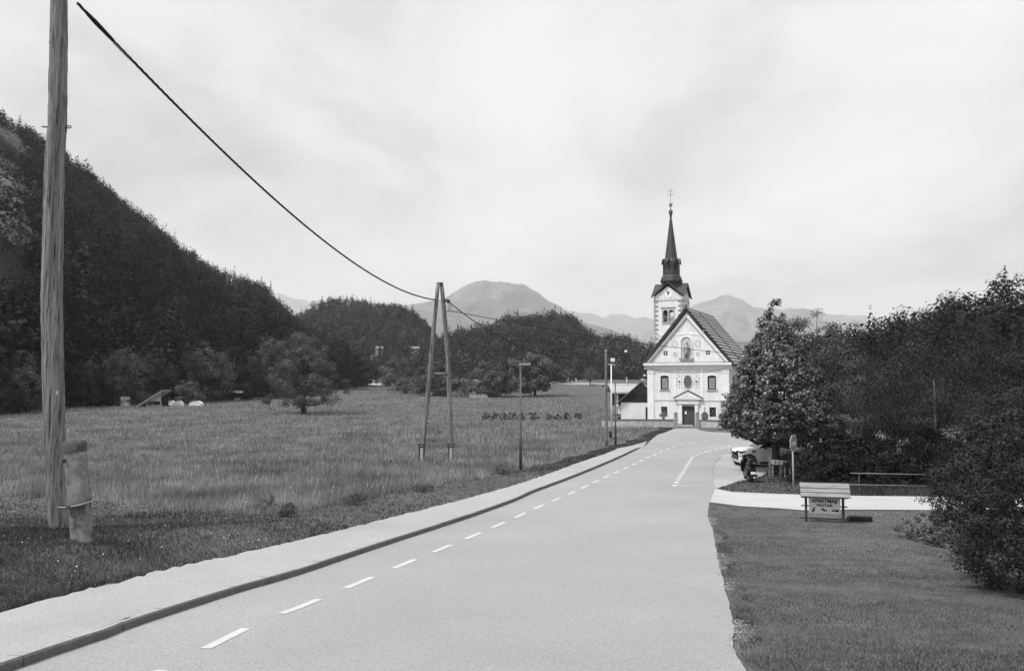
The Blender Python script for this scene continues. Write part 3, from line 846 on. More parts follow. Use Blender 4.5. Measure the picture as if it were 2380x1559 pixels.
fieldtree('broad dark tree with a short trunk behind the first street lamp', S(1306), S(967), S(858), S(128), 41, lf_tree, 9000, [(0.08, 0.9), (0.16, 3.6), (0.3, 5.4), (0.5, 5.4), (0.7, 4.3), (0.86, 2.6), (0.98, 0.8)])
fieldtree('wide bushy tree between the wooden A-pole and the street lamp', S(1189), S(969), S(880), S(122), 42, lf_tree2, 8000)
fieldtree('dark spreading tree seen between the legs of the A-pole', S(1062), S(966), S(878), S(105), 43, lf_tree, 7000)
fieldtree('rounded tree left of the A-pole above the pale field edge', S(968), S(952), S(868), S(84), 44, lf_tree, 6500)
fieldtree('low round bush in front of the trees left of the A-pole', S(985), S(960), S(916), S(52), 45, lf_tree2, 3500, name='field_bush')
fieldtree('dark low bush left of the left A-pole leg', S(1022), S(964), S(905), S(50), 46, lf_tree, 3500, name='field_bush')
fieldtree('tall loose tree behind the wide bushy tree', S(1248), S(955), S(868), S(90), 47, lf_mid, 5000)
fieldtree('small round tree beside the far road', S(1441), S(941), S(893), S(40), 48, lf_tree, 2500, [(0.22, 0.6), (0.32, 4.2), (0.5, 5.5), (0.7, 4.6), (0.9, 2.4), (0.98, 0.8)])
fieldtree('pale round tree at the field end right of the lone tree', S(885), S(942), S(862), S(80), 49, lf_tree2, 4500)
fieldtree('bushy tree behind the pale heap at the field end', S(915), S(935), S(865), S(64), 50, lf_mid, 3500)
fieldtree('leafy tree leaning out over the far road', S(1375), S(938), S(880), S(70), 52, lf_mid, 3500)
fieldtree('slim young sapling on the grass before the pale heap', S(847), S(953), S(934), S(16), 53, lf_tree, 300, [(0.3, 1.2), (0.6, 4.5), (0.98, 1.5)], name='sapling')
fieldtree('round shrub in front of the forest beside the lean-to shed', S(459), S(988), S(928), S(72), 54, lf_tree, 5000, name='field_bush')
fieldtree('pale bush at the foot of the wide bushy tree', S(1118), S(962), S(934), S(34), 55, leafmat('pale bush leaves', 0.16), 1500, name='field_bush')
# trees standing along the foot of the dark mountain
rf = random.Random(4)
edge_u = [12, 55, 190, 228, 268, 300, 345, 392, 430, 470, 505, 548, 590, 622, 655, 800, 835]
for i, u in enumerate(edge_u):
    vb = np.interp(u, [0, 150, 330, 640, 760, 840], [966, 950, 941, 926, 909, 899])
    fieldtree(('leftmost', 'second', 'third', 'fourth', 'fifth', 'sixth', 'seventh', 'eighth', 'ninth', 'tenth', 'eleventh', 'twelfth', 'thirteenth', 'fourteenth', 'fifteenth', 'sixteenth', 'seventeenth')[i] + (' broadleaf tree in the row along the forested mountain foot' if i == 0 else ' broadleaf tree from the left along the forested mountain foot'), u + rf.uniform(-8, 8), vb + rf.uniform(-2, 1), vb - rf.uniform(85, 150), rf.uniform(75, 115), 60 + i, (lf_edge, lf_tree, lf_edge, lf_dark2)[i % 4], 4200, group='trees along the forest foot', name='forest_edge_tree')

# the linden by the parking and its neighbours
LIN = [(0.185, 1.6), (0.21, 2.4), (0.25, 2.8), (0.30, 2.95), (0.38, 2.75), (0.5, 2.4), (0.66, 1.75), (0.8, 1.0), (0.9, 0.5), (1.0, 0.12)]
g = G(1806, 1096)
make_tree('linden_tree', 'dense pointed linden tree overhanging the parked car', g, 9.0, LIN, 950, 46000, 0.30, 0.07, lf_linden, 0.85, 0.22, 71, limbs=24, lobes=0.06, inner=0.5, asp=0.7)
p = Vector((at(1895, 900, 51).x, 51, 0)); p.z = Hs(p.x, p.y)
make_tree('broadleaf_tree', 'looser broad tree directly behind the pointed linden', p, 9.8, [(0.05, 1.8), (0.15, 2.9), (0.35, 3.3), (0.55, 3.1), (0.75, 2.5), (0.9, 1.6), (0.99, 0.5)], 240, 24000, 0.5, 0.07, lf_tree2, 0.8, 0.2, 72, limbs=14, lobes=0.22)
p = Vector((at(1868, 900, 47).x, 47, 0)); p.z = Hs(p.x, p.y)
make_tree('broadleaf_tree', 'rounded tree filling the gap right of the linden', p, 5.6, [(0.02, 1.8), (0.2, 2.3), (0.5, 2.3), (0.8, 1.6), (0.98, 0.4)], 160, 10000, 0.45, 0.08, lf_dark2, 0.8, 0.15, 73, limbs=10, lobes=0.2)
def rtree(label, u, Y, vtop, w, seed, mat, nl, prof=None, bark=None, tr=0.14, name='broadleaf_tree', th=0.8, limbs=10, rc=None):
    x = at(u, 900, Y).x; z = Hs(x, Y); h = at(u, vtop, Y).z - z; s = w / 10.0
    pr = prof or [(0.05, 3.2), (0.2, 4.8), (0.45, 5.2), (0.7, 4.2), (0.88, 2.6), (0.99, 0.6)]
    return make_tree(name, label, Vector((x, Y, z)), h, [(a, r * s) for a, r in pr], int(45 + w * 8), int(nl * 1.35), rc or 0.11 * w, 0.052, mat, th, tr, seed, bark=bark, limbs=limbs, lobes=0.24, tri=True)
TOPPY = [(0.34, 1.0), (0.42, 3.6), (0.55, 5.2), (0.7, 5.6), (0.85, 4.0), (0.98, 1.2)]
rtree('tall spreading tree with a bare pale trunk before the right slope', 2172, 40, 788, 10.5, 81, lf_right, 15000, TOPPY, m_barkpale, 0.13, th=0.75, limbs=5)
rtree('dark leafy tree between the railing and the bare-trunked tree', 2075, 46, 840, 6.5, 82, lf_dark2, 11000)
rtree('pale leafy young tree right of the linden group', 2010, 60, 815, 6.0, 83, lf_right, 9000)
rtree('dark tall tree crowding the right edge of the view', 2350, 40, 830, 7.5, 84, lf_dark2, 12000)
rtree('dark tree behind the bare-trunked tree on the right', 2250, 52, 760, 9.5, 85, lf_dark2, 12000)
rtree('dark understorey tree behind the side road railing', 2120, 37, 985, 5.0, 86, lf_dark, 8000)
rtree('leafy dark tree behind the large shrub', 2260, 35, 985, 4.0, 87, lf_dark, 8000)
rtree('low dark tree at the stream below the linden', 1985, 42, 985, 4.0, 88, lf_dark2, 7000)
rtree('wide dark tree filling the hollow beyond the stream', 2050, 75, 790, 11, 89, lf_dark2, 10000)
rtree('tall dark tree half out of view at the right edge', 2420, 48, 720, 11, 91, lf_dark2, 11000)
# shrubs at the right edge
def shrub(label, u, v, h, w, seed, nl, leaf, mat=lf_bush, name='shrub', group=None, cat='shrub', prof=None, sp=1.0, rc=0.16, dz=0, n=None):
    p = G(u, v)
    s = w / 2
    pr = prof or [(0.0, 0.6 * s), (0.06, 0.8 * s), (0.2, 1.0 * s), (0.5, 0.95 * s), (0.75, 0.7 * s), (0.9, 0.42 * s), (1.0, 0.15 * s)]
    return make_tree(name, label, p, h, pr, n or int(60 + 40 * w * h), nl, rc * w * 0.6, leaf, mat, 0.7, 0.03 * w, seed, cat=cat, group=group, limbs=14, lobes=0.2, crown_name='foliage')
shrub('huge dark leafy shrub filling the lower right corner', 2425, 1372, 3.6, 3.5, 101, 38000, 0.03, rc=0.1)
shrub('tall leafy shrub behind the huge shrub beside the side road', 2330, 1272, 3.7, 3.5, 102, 26000, 0.034, rc=0.1)
shrub('leafy shrub reaching over the right end of the side road', 2250, 1235, 2.6, 2.2, 103, 12000, 0.032, rc=0.12)
shrub('low ragged weeds between lawn and the shrubs', 2165, 1262, 0.8, 1.7, 104, 3000, 0.035, lf_tree2, 'weed_clump', None, 'weeds', rc=0.1)
shrub('leafy undergrowth along the railing', 2060, 1128, 1.5, 3.4, 106, 5000, 0.07, lf_dark2, 'undergrowth', None, 'undergrowth', rc=0.12)
shrub('dark undergrowth behind the stop sign', 1905, 1120, 1.5, 3.6, 107, 6000, 0.06, lf_dark2, 'undergrowth', None, 'undergrowth', rc=0.12)
shrub('dark undergrowth at the right end of the railing', 2165, 1120, 2.0, 3.6, 108, 6000, 0.07, lf_dark2, 'undergrowth', None, 'undergrowth', rc=0.12)
shrub('dark low growth under the linden beside the plank fence', 1845, 1106, 1.3, 2.2, 109, 4000, 0.05, lf_dark2, 'undergrowth', None, 'undergrowth', rc=0.12)
shrub('dark hedge-like growth left of the railing', 1960, 1118, 2.2, 3.0, 110, 6000, 0.07, lf_dark2, 'undergrowth', None, 'undergrowth', rc=0.12)
# row of small bushes in the meadow
for i, (zx, ww) in enumerate([(735, 0.8), (815, 1.05), (915, 0.9), (1003, 1.1), (1085, 0.75), (1190, 1.35), (1350, 0.8), (1435, 0.9), (1520, 1.15), (1635, 1.1)]):
    nm = ['leftmost small dark bush of the row in the meadow', 'second small bush from the left in the meadow row', 'third small bush from the left in the meadow row', 'fourth small bush from the left in the meadow row', 'small bush just right of the street lamp post', 'fullest round bush of the meadow row', 'thin ragged bush right of the fullest one', 'third bush from the right end of the meadow row', 'second bush from the right end of the meadow row', 'rightmost ragged bush of the meadow row'][i]
    shrub(nm, S(1000 + zx / 3.967), S(1024.5), (0.85, 0.95, 0.8, 0.9, 0.7, 1.0, 0.6, 0.6, 0.75, 0.75)[i] * 1.25, ww * 1.3, 120 + i, 750, 0.055, lf_field, 'field_bush', 'row of small bushes in the meadow', 'bush', rc=0.22, n=22)

# ------------------------------------------------------------------ grass
def inpoly(x, y, poly):
    P = np.asarray([(p[0], p[1]) for p in poly], float); r = np.zeros(len(x), bool)
    j = len(P) - 1
    for i in range(len(P)):
        xi, yi, xj, yj = P[i, 0], P[i, 1], P[j, 0], P[j, 1]
        if yi != yj:
            c = ((yi > y) != (yj > y)) & (x < (xj - xi) * (y - yi) / (yj - yi) + xi)
            r ^= c
        j = i
    return r
SIDE = [tuple(v.co[:2]) for v in []]
def blades(name, x, y, hgt, wid, mat, label, rng, lean=0.35, seg=1, tsc=0.8, tam=0.35, sx=1.0, sy=1.0, sk=0.0):
    n = len(x)
    tn = np.clip(1 + tam * fbm(x * sx, y * sy + x * sk, tsc, 4, 12) + 0.22 * fbm(x, y, tsc * 5, 2, 13), 0.35, 1.9) * rng.uniform(0.6, 1.4, n)
    z = H(x, y) - 0.02
    th = rng.uniform(0, 6.28, n)
    b = np.stack([np.cos(th), np.sin(th), 0 * th], -1) * (wid * 0.5)[:, None]
    la = rng.uniform(0, 6.28, n); lm = lean * hgt * rng.uniform(0.1, 1.0, n)
    base = np.stack([x, y, z], -1)
    tip = base + np.stack([lm * np.cos(la), lm * np.sin(la), hgt], -1)
    if seg == 1:
        V = np.stack([base - b, base + b, tip], 1).reshape(-1, 3)
        o = mesh_np(name, V, np.arange(3 * n).reshape(n, 3), mat, tone=tn)
    else:
        mid = base + np.stack([0.3 * lm * np.cos(la), 0.3 * lm * np.sin(la), hgt * 0.6], -1)
        V = np.stack([base - b, base + b, mid + b * 0.7, mid - b * 0.7, tip], 1).reshape(-1, 3)
        k = 5 * np.arange(n)[:, None]
        Fa = np.concatenate([k + np.array([[0, 1, 2]]), k + np.array([[0, 2, 3]]), k + np.array([[3, 2, 4]])])
        o = mesh_np(name, V, Fa, mat, tone=np.tile(tn, 3))
    return tag(o, label, None, None, 'stuff')
def scatter(rng, n, y0, y1, pw, xl, xr):
    """depths falling off with distance, columns across the given lateral range"""
    t = rng.uniform(0, 1, n)
    y = (y0 ** (1 - pw) + t * (y1 ** (1 - pw) - y0 ** (1 - pw))) ** (1 / (1 - pw))
    l, r = xl(y), xr(y)
    return l + rng.uniform(0, 1, n) * (r - l), y
def meadow():
    rng = np.random.default_rng(77)
    x, y = scatter(rng, 370000, 16.0, 330.0, 1.75, lambda y: -0.78 * y - 2, lambda y: np.where(y < 84, side_x(y) - 0.02, 0.26 * y))
    lat = side_x(y) - x
    verge = 1.1 + 1.0 * sstep(40, 18, y) * 0 + 2.6 * np.exp(-((y - 14) / 7.0) ** 2) + 0.5 * fbm(x, y, 0.5, 2, 3)
    k = inpoly(x, y, TALL) & (lat > 0.9) & ~inpoly(x, y, CHURCHYARD) & ((y < 86) | (x < 13.4) | (y > 128))
    # ground behind the forest foot needs none
    x, y, lat = x[k], y[k], lat[k]
    patch = fbm(x, y, 0.18, 3, 4)
    hg = (0.20 + 0.26 * rng.uniform(0, 1, len(x)) ** 2 + 0.09 * patch) * (0.55 + 0.45 * sstep(0.9, 2.6, lat))
    wd = np.maximum(0.008, 0.00085 * y) * rng.uniform(0.6, 1.4, len(x))
    hg = np.maximum(hg, 0.0)
    blades('meadow_grass', x, y, hg, wd, g_meadow, 'tall unmown meadow grass left of the footway', rng, 0.5)
    # flower heads and pale seed heads
    m = rng.uniform(0, 1, len(x)) < 0.006 * (1 + 2 * (patch > 0.5))
    m &= y < 60
    P = np.stack([x[m], y[m], H(x[m], y[m]) + hg[m] * 0.95], -1)
    V, Q = leaf_quads(P, unit(rng.normal(size=P.shape) + np.array([0, 0, 1.0])), np.full(len(P), 0.02) * rng.uniform(0.6, 1.4, len(P)), rng, 0.8)
    tag(mesh_np('meadow_flowers', V, Q, g_flower), 'tiny white flower heads scattered through the meadow', None, None, 'stuff')
    # mown verge
    x, y = scatter(rng, 270000, 9.0, 84.0, 1.75, lambda y: np.maximum(side_x(y) - np.interp(y, [9, 34, 42, 84], [30, 30, 6, 3]), -0.8 * y - 2), lambda y: side_x(y) + 0.03)
    lat = side_x(y) - x
    verge = 1.25 + 2.6 * np.exp(-((y - 14) / 7.0) ** 2) + 0.5 * fbm(x, y, 0.5, 2, 3)
    k = (~inpoly(x, y, TALL) | (lat < 1.4)) & (lat > 0.03 * fbm(x, y, 3.0, 2, 5))
    x, y = x[k], y[k]
    hg = (0.05 + 0.06 * rng.uniform(0, 1, len(x)) ** 2 + 0.03 * np.clip(fbm(x, y, 0.9, 3, 6), 0, 1))
    wd = np.maximum(0.008, 0.0009 * y) * rng.uniform(0.6, 1.4, len(x))
    blades('verge_grass', x, y, hg, wd, g_verge, 'short dark mown grass along the footway', rng, 0.9)
    m = (rng.uniform(0, 1, len(x)) < 0.004 * (fbm(x, y, 0.8, 3, 15) > 0.35) + 0.0004) & (y < 40)
    m |= (rng.uniform(0, 1, len(x)) < 0.05) & (((x - cl_c.x) / 0.8) ** 2 + ((y - cl_c.y) / 0.7) ** 2 < 1)
    P = np.stack([x[m], y[m], H(x[m], y[m]) + 0.075], -1)
    V, Q = leaf_quads(P, unit(rng.normal(size=P.shape) * 0.5 + np.array([0, 0, 1.0])), np.full(len(P), 0.014) * rng.uniform(0.6, 1.4, len(P)), rng, 0.9)
    tag(mesh_np('clover_flowers', V, Q, g_flower), 'white clover heads dotted in the verge', None, None, 'stuff')
def lawn():
    rng = np.random.default_rng(78)
    rx = np.array(RR)
    x, y = scatter(rng, 190000, 8.0, 32.5, 1.5, lambda y: np.interp(y, rx[:, 1], rx[:, 0]) - 0.04, lambda y: 0.66 * y + 2.5)
    low = SIDE_LOW(x)
    k = y < low + 0.05 * rng.normal(size=len(x))
    x, y = x[k], y[k]
    ed = x - np.interp(y, rx[:, 1], rx[:, 0])
    worn = (ed < 0.16 + 0.22 * fbm(x, y, 1.6, 4, 9)) & (rng.uniform(0, 1, len(x)) < 0.85)
    x, y = x[~worn], y[~worn]
    stripe = fbm(x * 0.35, y * 1.0 + 0.35 * x, 0.9, 3, 8)
    ed = x - np.interp(y, rx[:, 1], rx[:, 0])
    hg = 0.035 + 0.03 * rng.uniform(0, 1, len(x)) + 0.012 * stripe + 0.09 * rng.uniform(0, 1, len(x)) * (ed < 0.35) * (fbm(x, y, 2.5, 3, 16) > 0.1)
    wd = np.maximum(0.007, 0.0007 * y) * rng.uniform(0.6, 1.4, len(x))
    blades('lawn_grass', x, y, np.maximum(hg, 0.02), wd, g_lawn, 'short mown lawn right of the road', rng, 1.2, 1, 1.1, 0.5, 0.35, 1.3, 0.45)
    # grass island with the stop sign and rough growth behind it
    x = rng.uniform(6.5, 26, 60000); y = rng.uniform(29.5, 44, 60000)
    up = np.interp(x, [p[0] for p in UPPER], [p[1] for p in UPPER])
    k = (y > up + 0.1) & ~inpoly(x, y, GRAVEL) & ~inpoly(x, y, ROAD)
    x, y = x[k], y[k]
    hg = 0.06 + 0.10 * rng.uniform(0, 1, len(x)) ** 2 + 0.3 * sstep(11.5, 15, x) * rng.uniform(0.4, 1, len(x))
    blades('rough_grass', x, y, hg * 0.8, np.full(len(x), 0.035) * rng.uniform(0.6, 1.4, len(x)), g_verge, 'rough dark grass around the stop sign', rng, 0.6)
    # loose stones along the worn road edge
    n = 5000
    y = 8 + 20 * rng.uniform(0, 1, n) ** 1.2; x = np.interp(y, rx[:, 1], rx[:, 0]) + np.abs(rng.normal(size=n)) * 0.12 - 0.02
    k = fbm(x, y, 1.6, 4, 9) > -0.05; x, y = x[k], y[k]; n = len(x)
    P = np.stack([x, y, H(x, y) + 0.036], -1)
    V, Q = leaf_quads(P, unit(rng.normal(size=P.shape) * 0.6 + np.array([0, 0, 1.0])), rng.uniform(0.004, 0.016, n), rng, 0.8)
    tag(mesh_np('loose_gravel', V, Q, m_gravel), 'loose pale stones along the lawn edge of the road', None, None, 'stuff')
UPPER = sorted(px((2137, 1154.5), (1978, 1152.8), (1810, 1148.5), (1702, 1143.7), (1666, 1136.5)) + [(26, 31.4), (45, 31.2)])
LOWER = sorted(px((1649, 1167.5), (1722, 1177), (1809, 1182), (1873, 1187), (1978, 1185), (2153, 1186)) + [(26, 28.0), (45, 27.0)])
def SIDE_LOW(x): return np.interp(x, [p[0] for p in LOWER], [p[1] for p in LOWER])
cl_c = G(565, 1262)
TL = px((-160, 1148), (0, 1152), (250, 1168), (450, 1184), (560, 1196), (680, 1194), (800, 1170), (920, 1150), (1050, 1122), (1200, 1092), (1300, 1072), (1400, 1044), (1460, 1026), (1530, 1006))
TL = [(p[0] + 0.35 * math.sin(3.1 * p[0]), p[1]) for p in [tuple(q) for q in resample(TL, 0.8)]]
TALL = TL + [(16.5, 84.2), (400, 500), (-500, 500), (-60, 40)]
CHURCHYARD = [(13.5, 85.6), (40, 74), (70, 84), (60, 130), (24, 130), (13.5, 100)]
meadow()
lawn()
# weeds along the edge of the tall grass
for i, (u, v, w, h, lab) in enumerate(((622, 1192, 0.9, 0.55, 'dark weed clump at the meadow edge nearest the footway'), (668, 1200, 0.7, 0.4, 'low dark weeds right of the nearest weed clump'), (820, 1172, 0.8, 0.45, 'dark weeds at the meadow edge left of the A-pole'), (985, 1142, 0.9, 0.4, 'dark weeds at the meadow edge below the A-pole'), (1170, 1102, 1.0, 0.45, 'dark weeds at the foot of the nearest street lamp'))):
    shrub(lab, u, v, h, w, 170 + i, 1800, 0.02, lf_tree, 'weed_clump', 'weeds along the meadow edge', 'weeds', rc=0.3, n=30)

# ------------------------------------------------------------------ church
CH = empty('church', (19.35, 88.0, 0.0), math.radians(-25.5), 'white village church with gabled front, tall dark spire and tiled roof', 'church')
W = 4.5
def church():
    T0 = lambda x, d, z: (x, d, z)
    # --- front wall with real openings
    mb = MB()
    win = [(-3.02, -2.08, 3.95, 5.5, 0.12), (2.2, 3.14, 3.95, 5.5, 0.12), (-2.98, -2.28, 1.02, 2.05, 0), (2.36, 3.06, 1.02, 2.05, 0), (-0.62, 0.80, -0.3, 2.12, 0)]
    holewall(mb, -W, W, -0.4, 6.75, win, 0.32, T0)
    mb.add([(-W, 0, 6.75), (W, 0, 6.75), (0, 0, 12.55)], [(0, 1, 2)])
    mb.add([(-W, 0.5, -0.4), (W, 0.5, -0.4), (W, 0.5, 6.75), (0, 0.5, 12.55), (-W, 0.5, 6.75)], [(4, 3, 2, 1, 0)])
    mb.add([(-W, 0, -0.4), (-W, 0.5, -0.4), (-W, 0.5, 6.75), (-W, 0, 6.75)], [(0, 3, 2, 1)])
    mb.add([(W, 0, -0.4), (W, 0.5, -0.4), (W, 0.5, 6.75), (W, 0, 6.75)], [(0, 1, 2, 3)])
    mb.build('front_wall', m_plaster, CH)
    # --- nave body
    mb = MB()
    for s in (-1, 1):
        mb.box(min(s * W, s * (W - 0.4)), max(s * W, s * (W - 0.4)), 0.502, 14.0, -0.4, 6.75)
    mb.box(-W + 0.4, W - 0.4, 13.6, 14.0, -0.4, 6.75)
    mb.add([(-W, 14.0, 6.75), (W, 14.0, 6.75), (0, 14.0, 12.5)], [(0, 2, 1)])
    mb.build('nave_wall', m_plaster, CH)
    mb = MB(); mb.prism(arch(2.2, 3.1, 4.0, 5.2, 0.35), W + 0.004, W + 0.05, 'yz'); mb.build('side_window', m_glass, CH)
    # --- pilasters, string course, cornices
    for x0, x1 in ((-W - 0.02, -W + 0.72), (W - 0.72, W + 0.02)):
        mb = MB(); mb.bbox(x0, x1, -0.07, -0.001, -0.4, 6.2, 0.012); mb.build('pilaster', m_plaster2, CH)
        mb = MB(); mb.bbox(x0 - 0.04, x1 + 0.04, -0.11, -0.0715, 5.75, 5.9, 0.01); mb.build('capital', m_plaster2, CH)
    for x0, x1 in ((-1.55, -1.25), (1.42, 1.72)):
        mb = MB(); mb.bbox(x0, x1, -0.025, -0.001, 2.8, 6.2, 0.005); mb.build('wall_strip', m_plaster2, CH)
    mb = MB(); mb.bbox(-W + 0.722, W - 0.722, -0.04, -0.0012, 2.70, 2.78, 0.008); mb.build('string_course', m_quoin, CH)
    mb = MB(); mb.prism([(0, 6.20), (-0.10, 6.24), (-0.12, 6.42), (-0.22, 6.50), (-0.42, 6.62), (-0.45, 6.80), (-0.40, 6.86), (0, 6.90)], -W - 0.35, W + 0.35, 'yz'); co = mb.build('cornice', m_plaster2, CH)
    mb = MB(); mb.bbox(-W - 0.1, W + 0.1, -0.38, -0.02, 6.885, 6.95, 0.01); mb.build('cornice_moss', m_moss_shadow, co)
    for s in (-1, 1):
        for off, d, wd in ((0.05, 0.16, 0.28), (0.42, 0.05, 0.10)):
            a = Vector((s * (4.65 - off * 1.2), 0, 6.97)); b = Vector((0, 0, 12.42 - off * 1.35))
            dr = (b - a).normalized(); nn = Vector((-dr.z, 0, dr.x)) * (s)
            q = [a, b, b - Vector((0, 0, wd * 1.4)), a + nn * 0 - Vector((s * wd, 0, 0)) if False else a + Vector((-s * wd * 1.25, 0, 0))]
            mb = MB(); mb.prism([(p.x, p.z) for p in q], -d, -0.001); mb.build('gable_moulding', m_plaster2 if d > .1 else m_relief, CH)
    # --- windows
    for x0, x1 in ((-3.02, -2.08), (2.2, 3.14)):
        f = MB(); po = [(x0 + .002, 3.952), (x1 - .002, 3.952), (x1 - .002, 5.40), (x0 + .002, 5.40)]
        pi = [(x0 + .13, 4.06), (x1 - .13, 4.06), (x1 - .13, 5.27), (x0 + .13, 5.27)]
        f.ring(po, pi, 0.06, 0.16); fr = f.build('window', m_dark, CH)
        mb = MB(); mb.box(x0 + .125, x1 - .125, 0.10, 0.13, 4.055, 5.275); mb.build('pane', m_pane, fr)
        mb = MB(); mb.box(x0 + .004, x1 - .004, 0.14, 0.3, 5.2, 5.49); mb.build('window_head', m_dark, fr)
        mb = MB(); mb.bbox(x0 - .12, x1 + .12, -0.10, -0.0011, 3.84, 3.94, 0.01); mb.build('sill', m_quoin, fr)
        # arched surround
        po = arch(x0 - .13, x1 + .13, 3.945, 5.42, 0.26); pi = arch(x0, x1, 3.95, 5.38, 0.13)
        s_ = MB(); s_.ring(po, pi, -0.03, -0.001); s_.build('surround', m_plaster2, fr)
        # lead lattice
        lt = MB(); cx = 0.5 * (x0 + x1)
        for k in range(-3, 6):
            z = 4.06 + 0.22 * k
            for sg in (-1, 1):
                p = Vector((cx - 0.33, 0.095, z if sg > 0 else z + 0.8)); q = Vector((cx + 0.33, 0.095, z + 0.8 if sg > 0 else z))
                pts = [p.lerp(q, t) for t in np.linspace(0, 1, 25)]
                pts = [a for a in pts if 4.06 < a.z < 5.27]
                if len(pts) > 2: lt.tube([pts[0], pts[-1]], 0.008, 4, False)
        o = lt.build('lead_lattice', m_darkstone, fr); o['kind'] = 'stuff'
    for x0, x1 in ((-2.98, -2.28), (2.36, 3.06)):
        f = MB(); f.box(x0 - .02, x1 + .02, 0.2, 0.24, 1.0, 2.07); fr = f.build('low_window', m_glass, CH)
        cx = .5 * (x0 + x1)
        for k, (p, q) in enumerate([((-.22, 1.25), (.22, 1.95)), ((.22, 1.25), (-.22, 1.95)), ((-.28, 1.5), (0.0, 1.1)), ((.28, 1.5), (0.0, 1.1)), ((-.28, 1.65), (0, 2.03)), ((.28, 1.65), (0, 2.03))]):
            b = MB(); b.tube([(cx + p[0], 0.15, p[1]), (cx + q[0], 0.15, q[1])], 0.014, 5); b.build('grille_bar', m_steel, fr)
    # --- door
    d = MB(); d.box(-0.62 + .06, 0.80 - .06, 0.20, 0.26, -0.4, 2.06); dr = d.build('door', m_door, CH)
    for x0, x1 in ((-0.56, 0.085), (0.095, 0.74)):
        d = MB(); d.bbox(x0, x1, 0.165, 0.1995, -0.3, 2.05, 0.012); lf = d.build('door_leaf', m_door, dr)
        for z0, z1 in ((0.0, 0.85), (0.98, 1.9)):
            d = MB(); d.bbox(x0 + .1, x1 - .1, 0.15, 0.1645, z0, z1, 0.01); d.build('door_panel', m_door, dr)
    d = MB(); d.box(-0.38, -0.16, 0.135, 0.1485, 1.25, 1.58); d.build('notice', m_white, dr)
    d = MB(); d.tube([(0.14, 0.16, 0.95), (0.14, 0.10, 0.95), (0.24, 0.10, 0.95)], 0.015, 6); d.build('door_handle', m_steel, dr)
    for x0, x1 in ((-0.98, -0.62), (0.80, 1.16)):
        d = MB(); d.bbox(x0, x1, -0.16, -0.0013, -0.4, 2.3, 0.015); d.build('door_jamb', m_plaster2, CH)
        d = MB(); d.bbox(x0 - .05, x1 + .05, -0.22, -0.0014, -0.4, 0.25, 0.015); d.build('jamb_plinth', m_stone, CH)
    d = MB(); d.bbox(-1.16, 1.34, -0.2, -0.0012, 2.302, 2.42, 0.015); d.build('lintel', m_quoin, CH)
    d = MB(); d.bbox(-0.62, 0.80, -0.12, -0.0012, 2.125, 2.30, 0.01); d.build('door_head', m_stone, CH)
    d = MB(); d.bbox(-1.1, 1.28, -0.14, -0.0012, 2.422, 2.88, 0.01); d.build('frieze', m_plaster2, CH)
    d = MB(); d.prism([(-1.42, 2.884), (1.60, 2.884), (1.60, 3.0), (0.09, 3.80), (-1.42, 3.0)], -0.3, -0.0012); pd = d.build('door_pediment', m_plaster2, CH)
    d = MB(); d.prism([(-1.0, 3.0), (1.18, 3.0), (0.09, 3.58)], -0.31, -0.3005); d.build('pediment_panel', m_plaster, pd)
    for s in (-1, 1):
        d = MB(); a = (0.09 + s * 1.60, 2.98); b = (0.09, 3.80)
        d.prism([a, (b[0], b[1]), (b[0], b[1] + .12), (a[0], a[1] + .11)], -0.36, -0.002); d.build('pediment_coping', m_moss_shadow, pd)
    # --- oval painting and dots
    d = MB(); d.prism(ellipse(0.05, 4.82, 0.44, 0.70), -0.02, -0.001); ov = d.build('oval_window', m_darkstone, CH)
    d = MB(); d.ring(ellipse(0.05, 4.82, 0.50, 0.76), ellipse(0.05, 4.82, 0.435, 0.695), -0.05, -0.0011); d.build('oval_frame', m_relief, ov)
    dots = [(-.95, 5.45), (-.68, 5.45), (-.40, 5.45), (-1.22, 5.15), (-.68, 5.15), (-1.22, 4.82), (-.68, 4.82), (-1.22, 4.5), (-.95, 4.5), (-.68, 4.5), (-.95, 4.18), (-.68, 4.18), (-.38, 4.18)]
    for s in (-1, 1):
        for x, z in dots:
            if s > 0 and (x, z) in ((-.68, 5.45), (-.68, 4.18)): continue
            d = MB(); d.lathe([(0.055, 0), (0.045, -0.03)], 8, (0.05 + s * (x if s > 0 else x) if False else (0.05 + (x if s < 0 else -x)), -0.001, z), False, 0, 'y'); d.build('stud', m_darkstone, CH)
        d = MB(); d.lathe([(0.12, 0), (0.10, -0.04)], 12, (0.05 + s * 0.95, -0.001, 4.82), False, 0, 'y'); d.build('rosette', m_darkstone, CH)
    # --- gable: cross openings, niche with statue, roundels, faint frames
    for x in (-2.42, 2.30):
        for sx in (-1, 1):
            for sz in (-1, 1):
                d = MB(); cx, cz = x + sx * 0.135, 8.0 + sz * 0.135
                a = 0.105
                d.prism([(cx - sx * a, cz - sz * a), (cx + sx * a, cz - sz * a), (cx + sx * a * .7, cz + sz * a * .7), (cx - sx * a, cz + sz * a)], -0.012, -0.001)
                d.build('vent_opening', m_dark, CH)
    po = arch(-0.76, 0.62, 7.35, 9.2); pi = arch(-0.66, 0.52, 7.36, 9.18)
    d = MB(); d.prism(pi, -0.012, -0.001); ni = d.build('niche', m_relief, CH)
    d = MB(); d.ring(po, pi, -0.10, -0.0012); d.build('niche_frame', m_plaster2, ni)
    d = MB(); d.prism([(-0.8, 7.2), (0.66, 7.2), (0.72, 7.42), (0.3, 7.40), (0.1, 7.62), (-0.05, 7.66), (-0.25, 7.6), (-0.42, 7.42), (-0.86, 7.46)], -0.16, -0.013); d.build('niche_bracket', m_stone, ni)
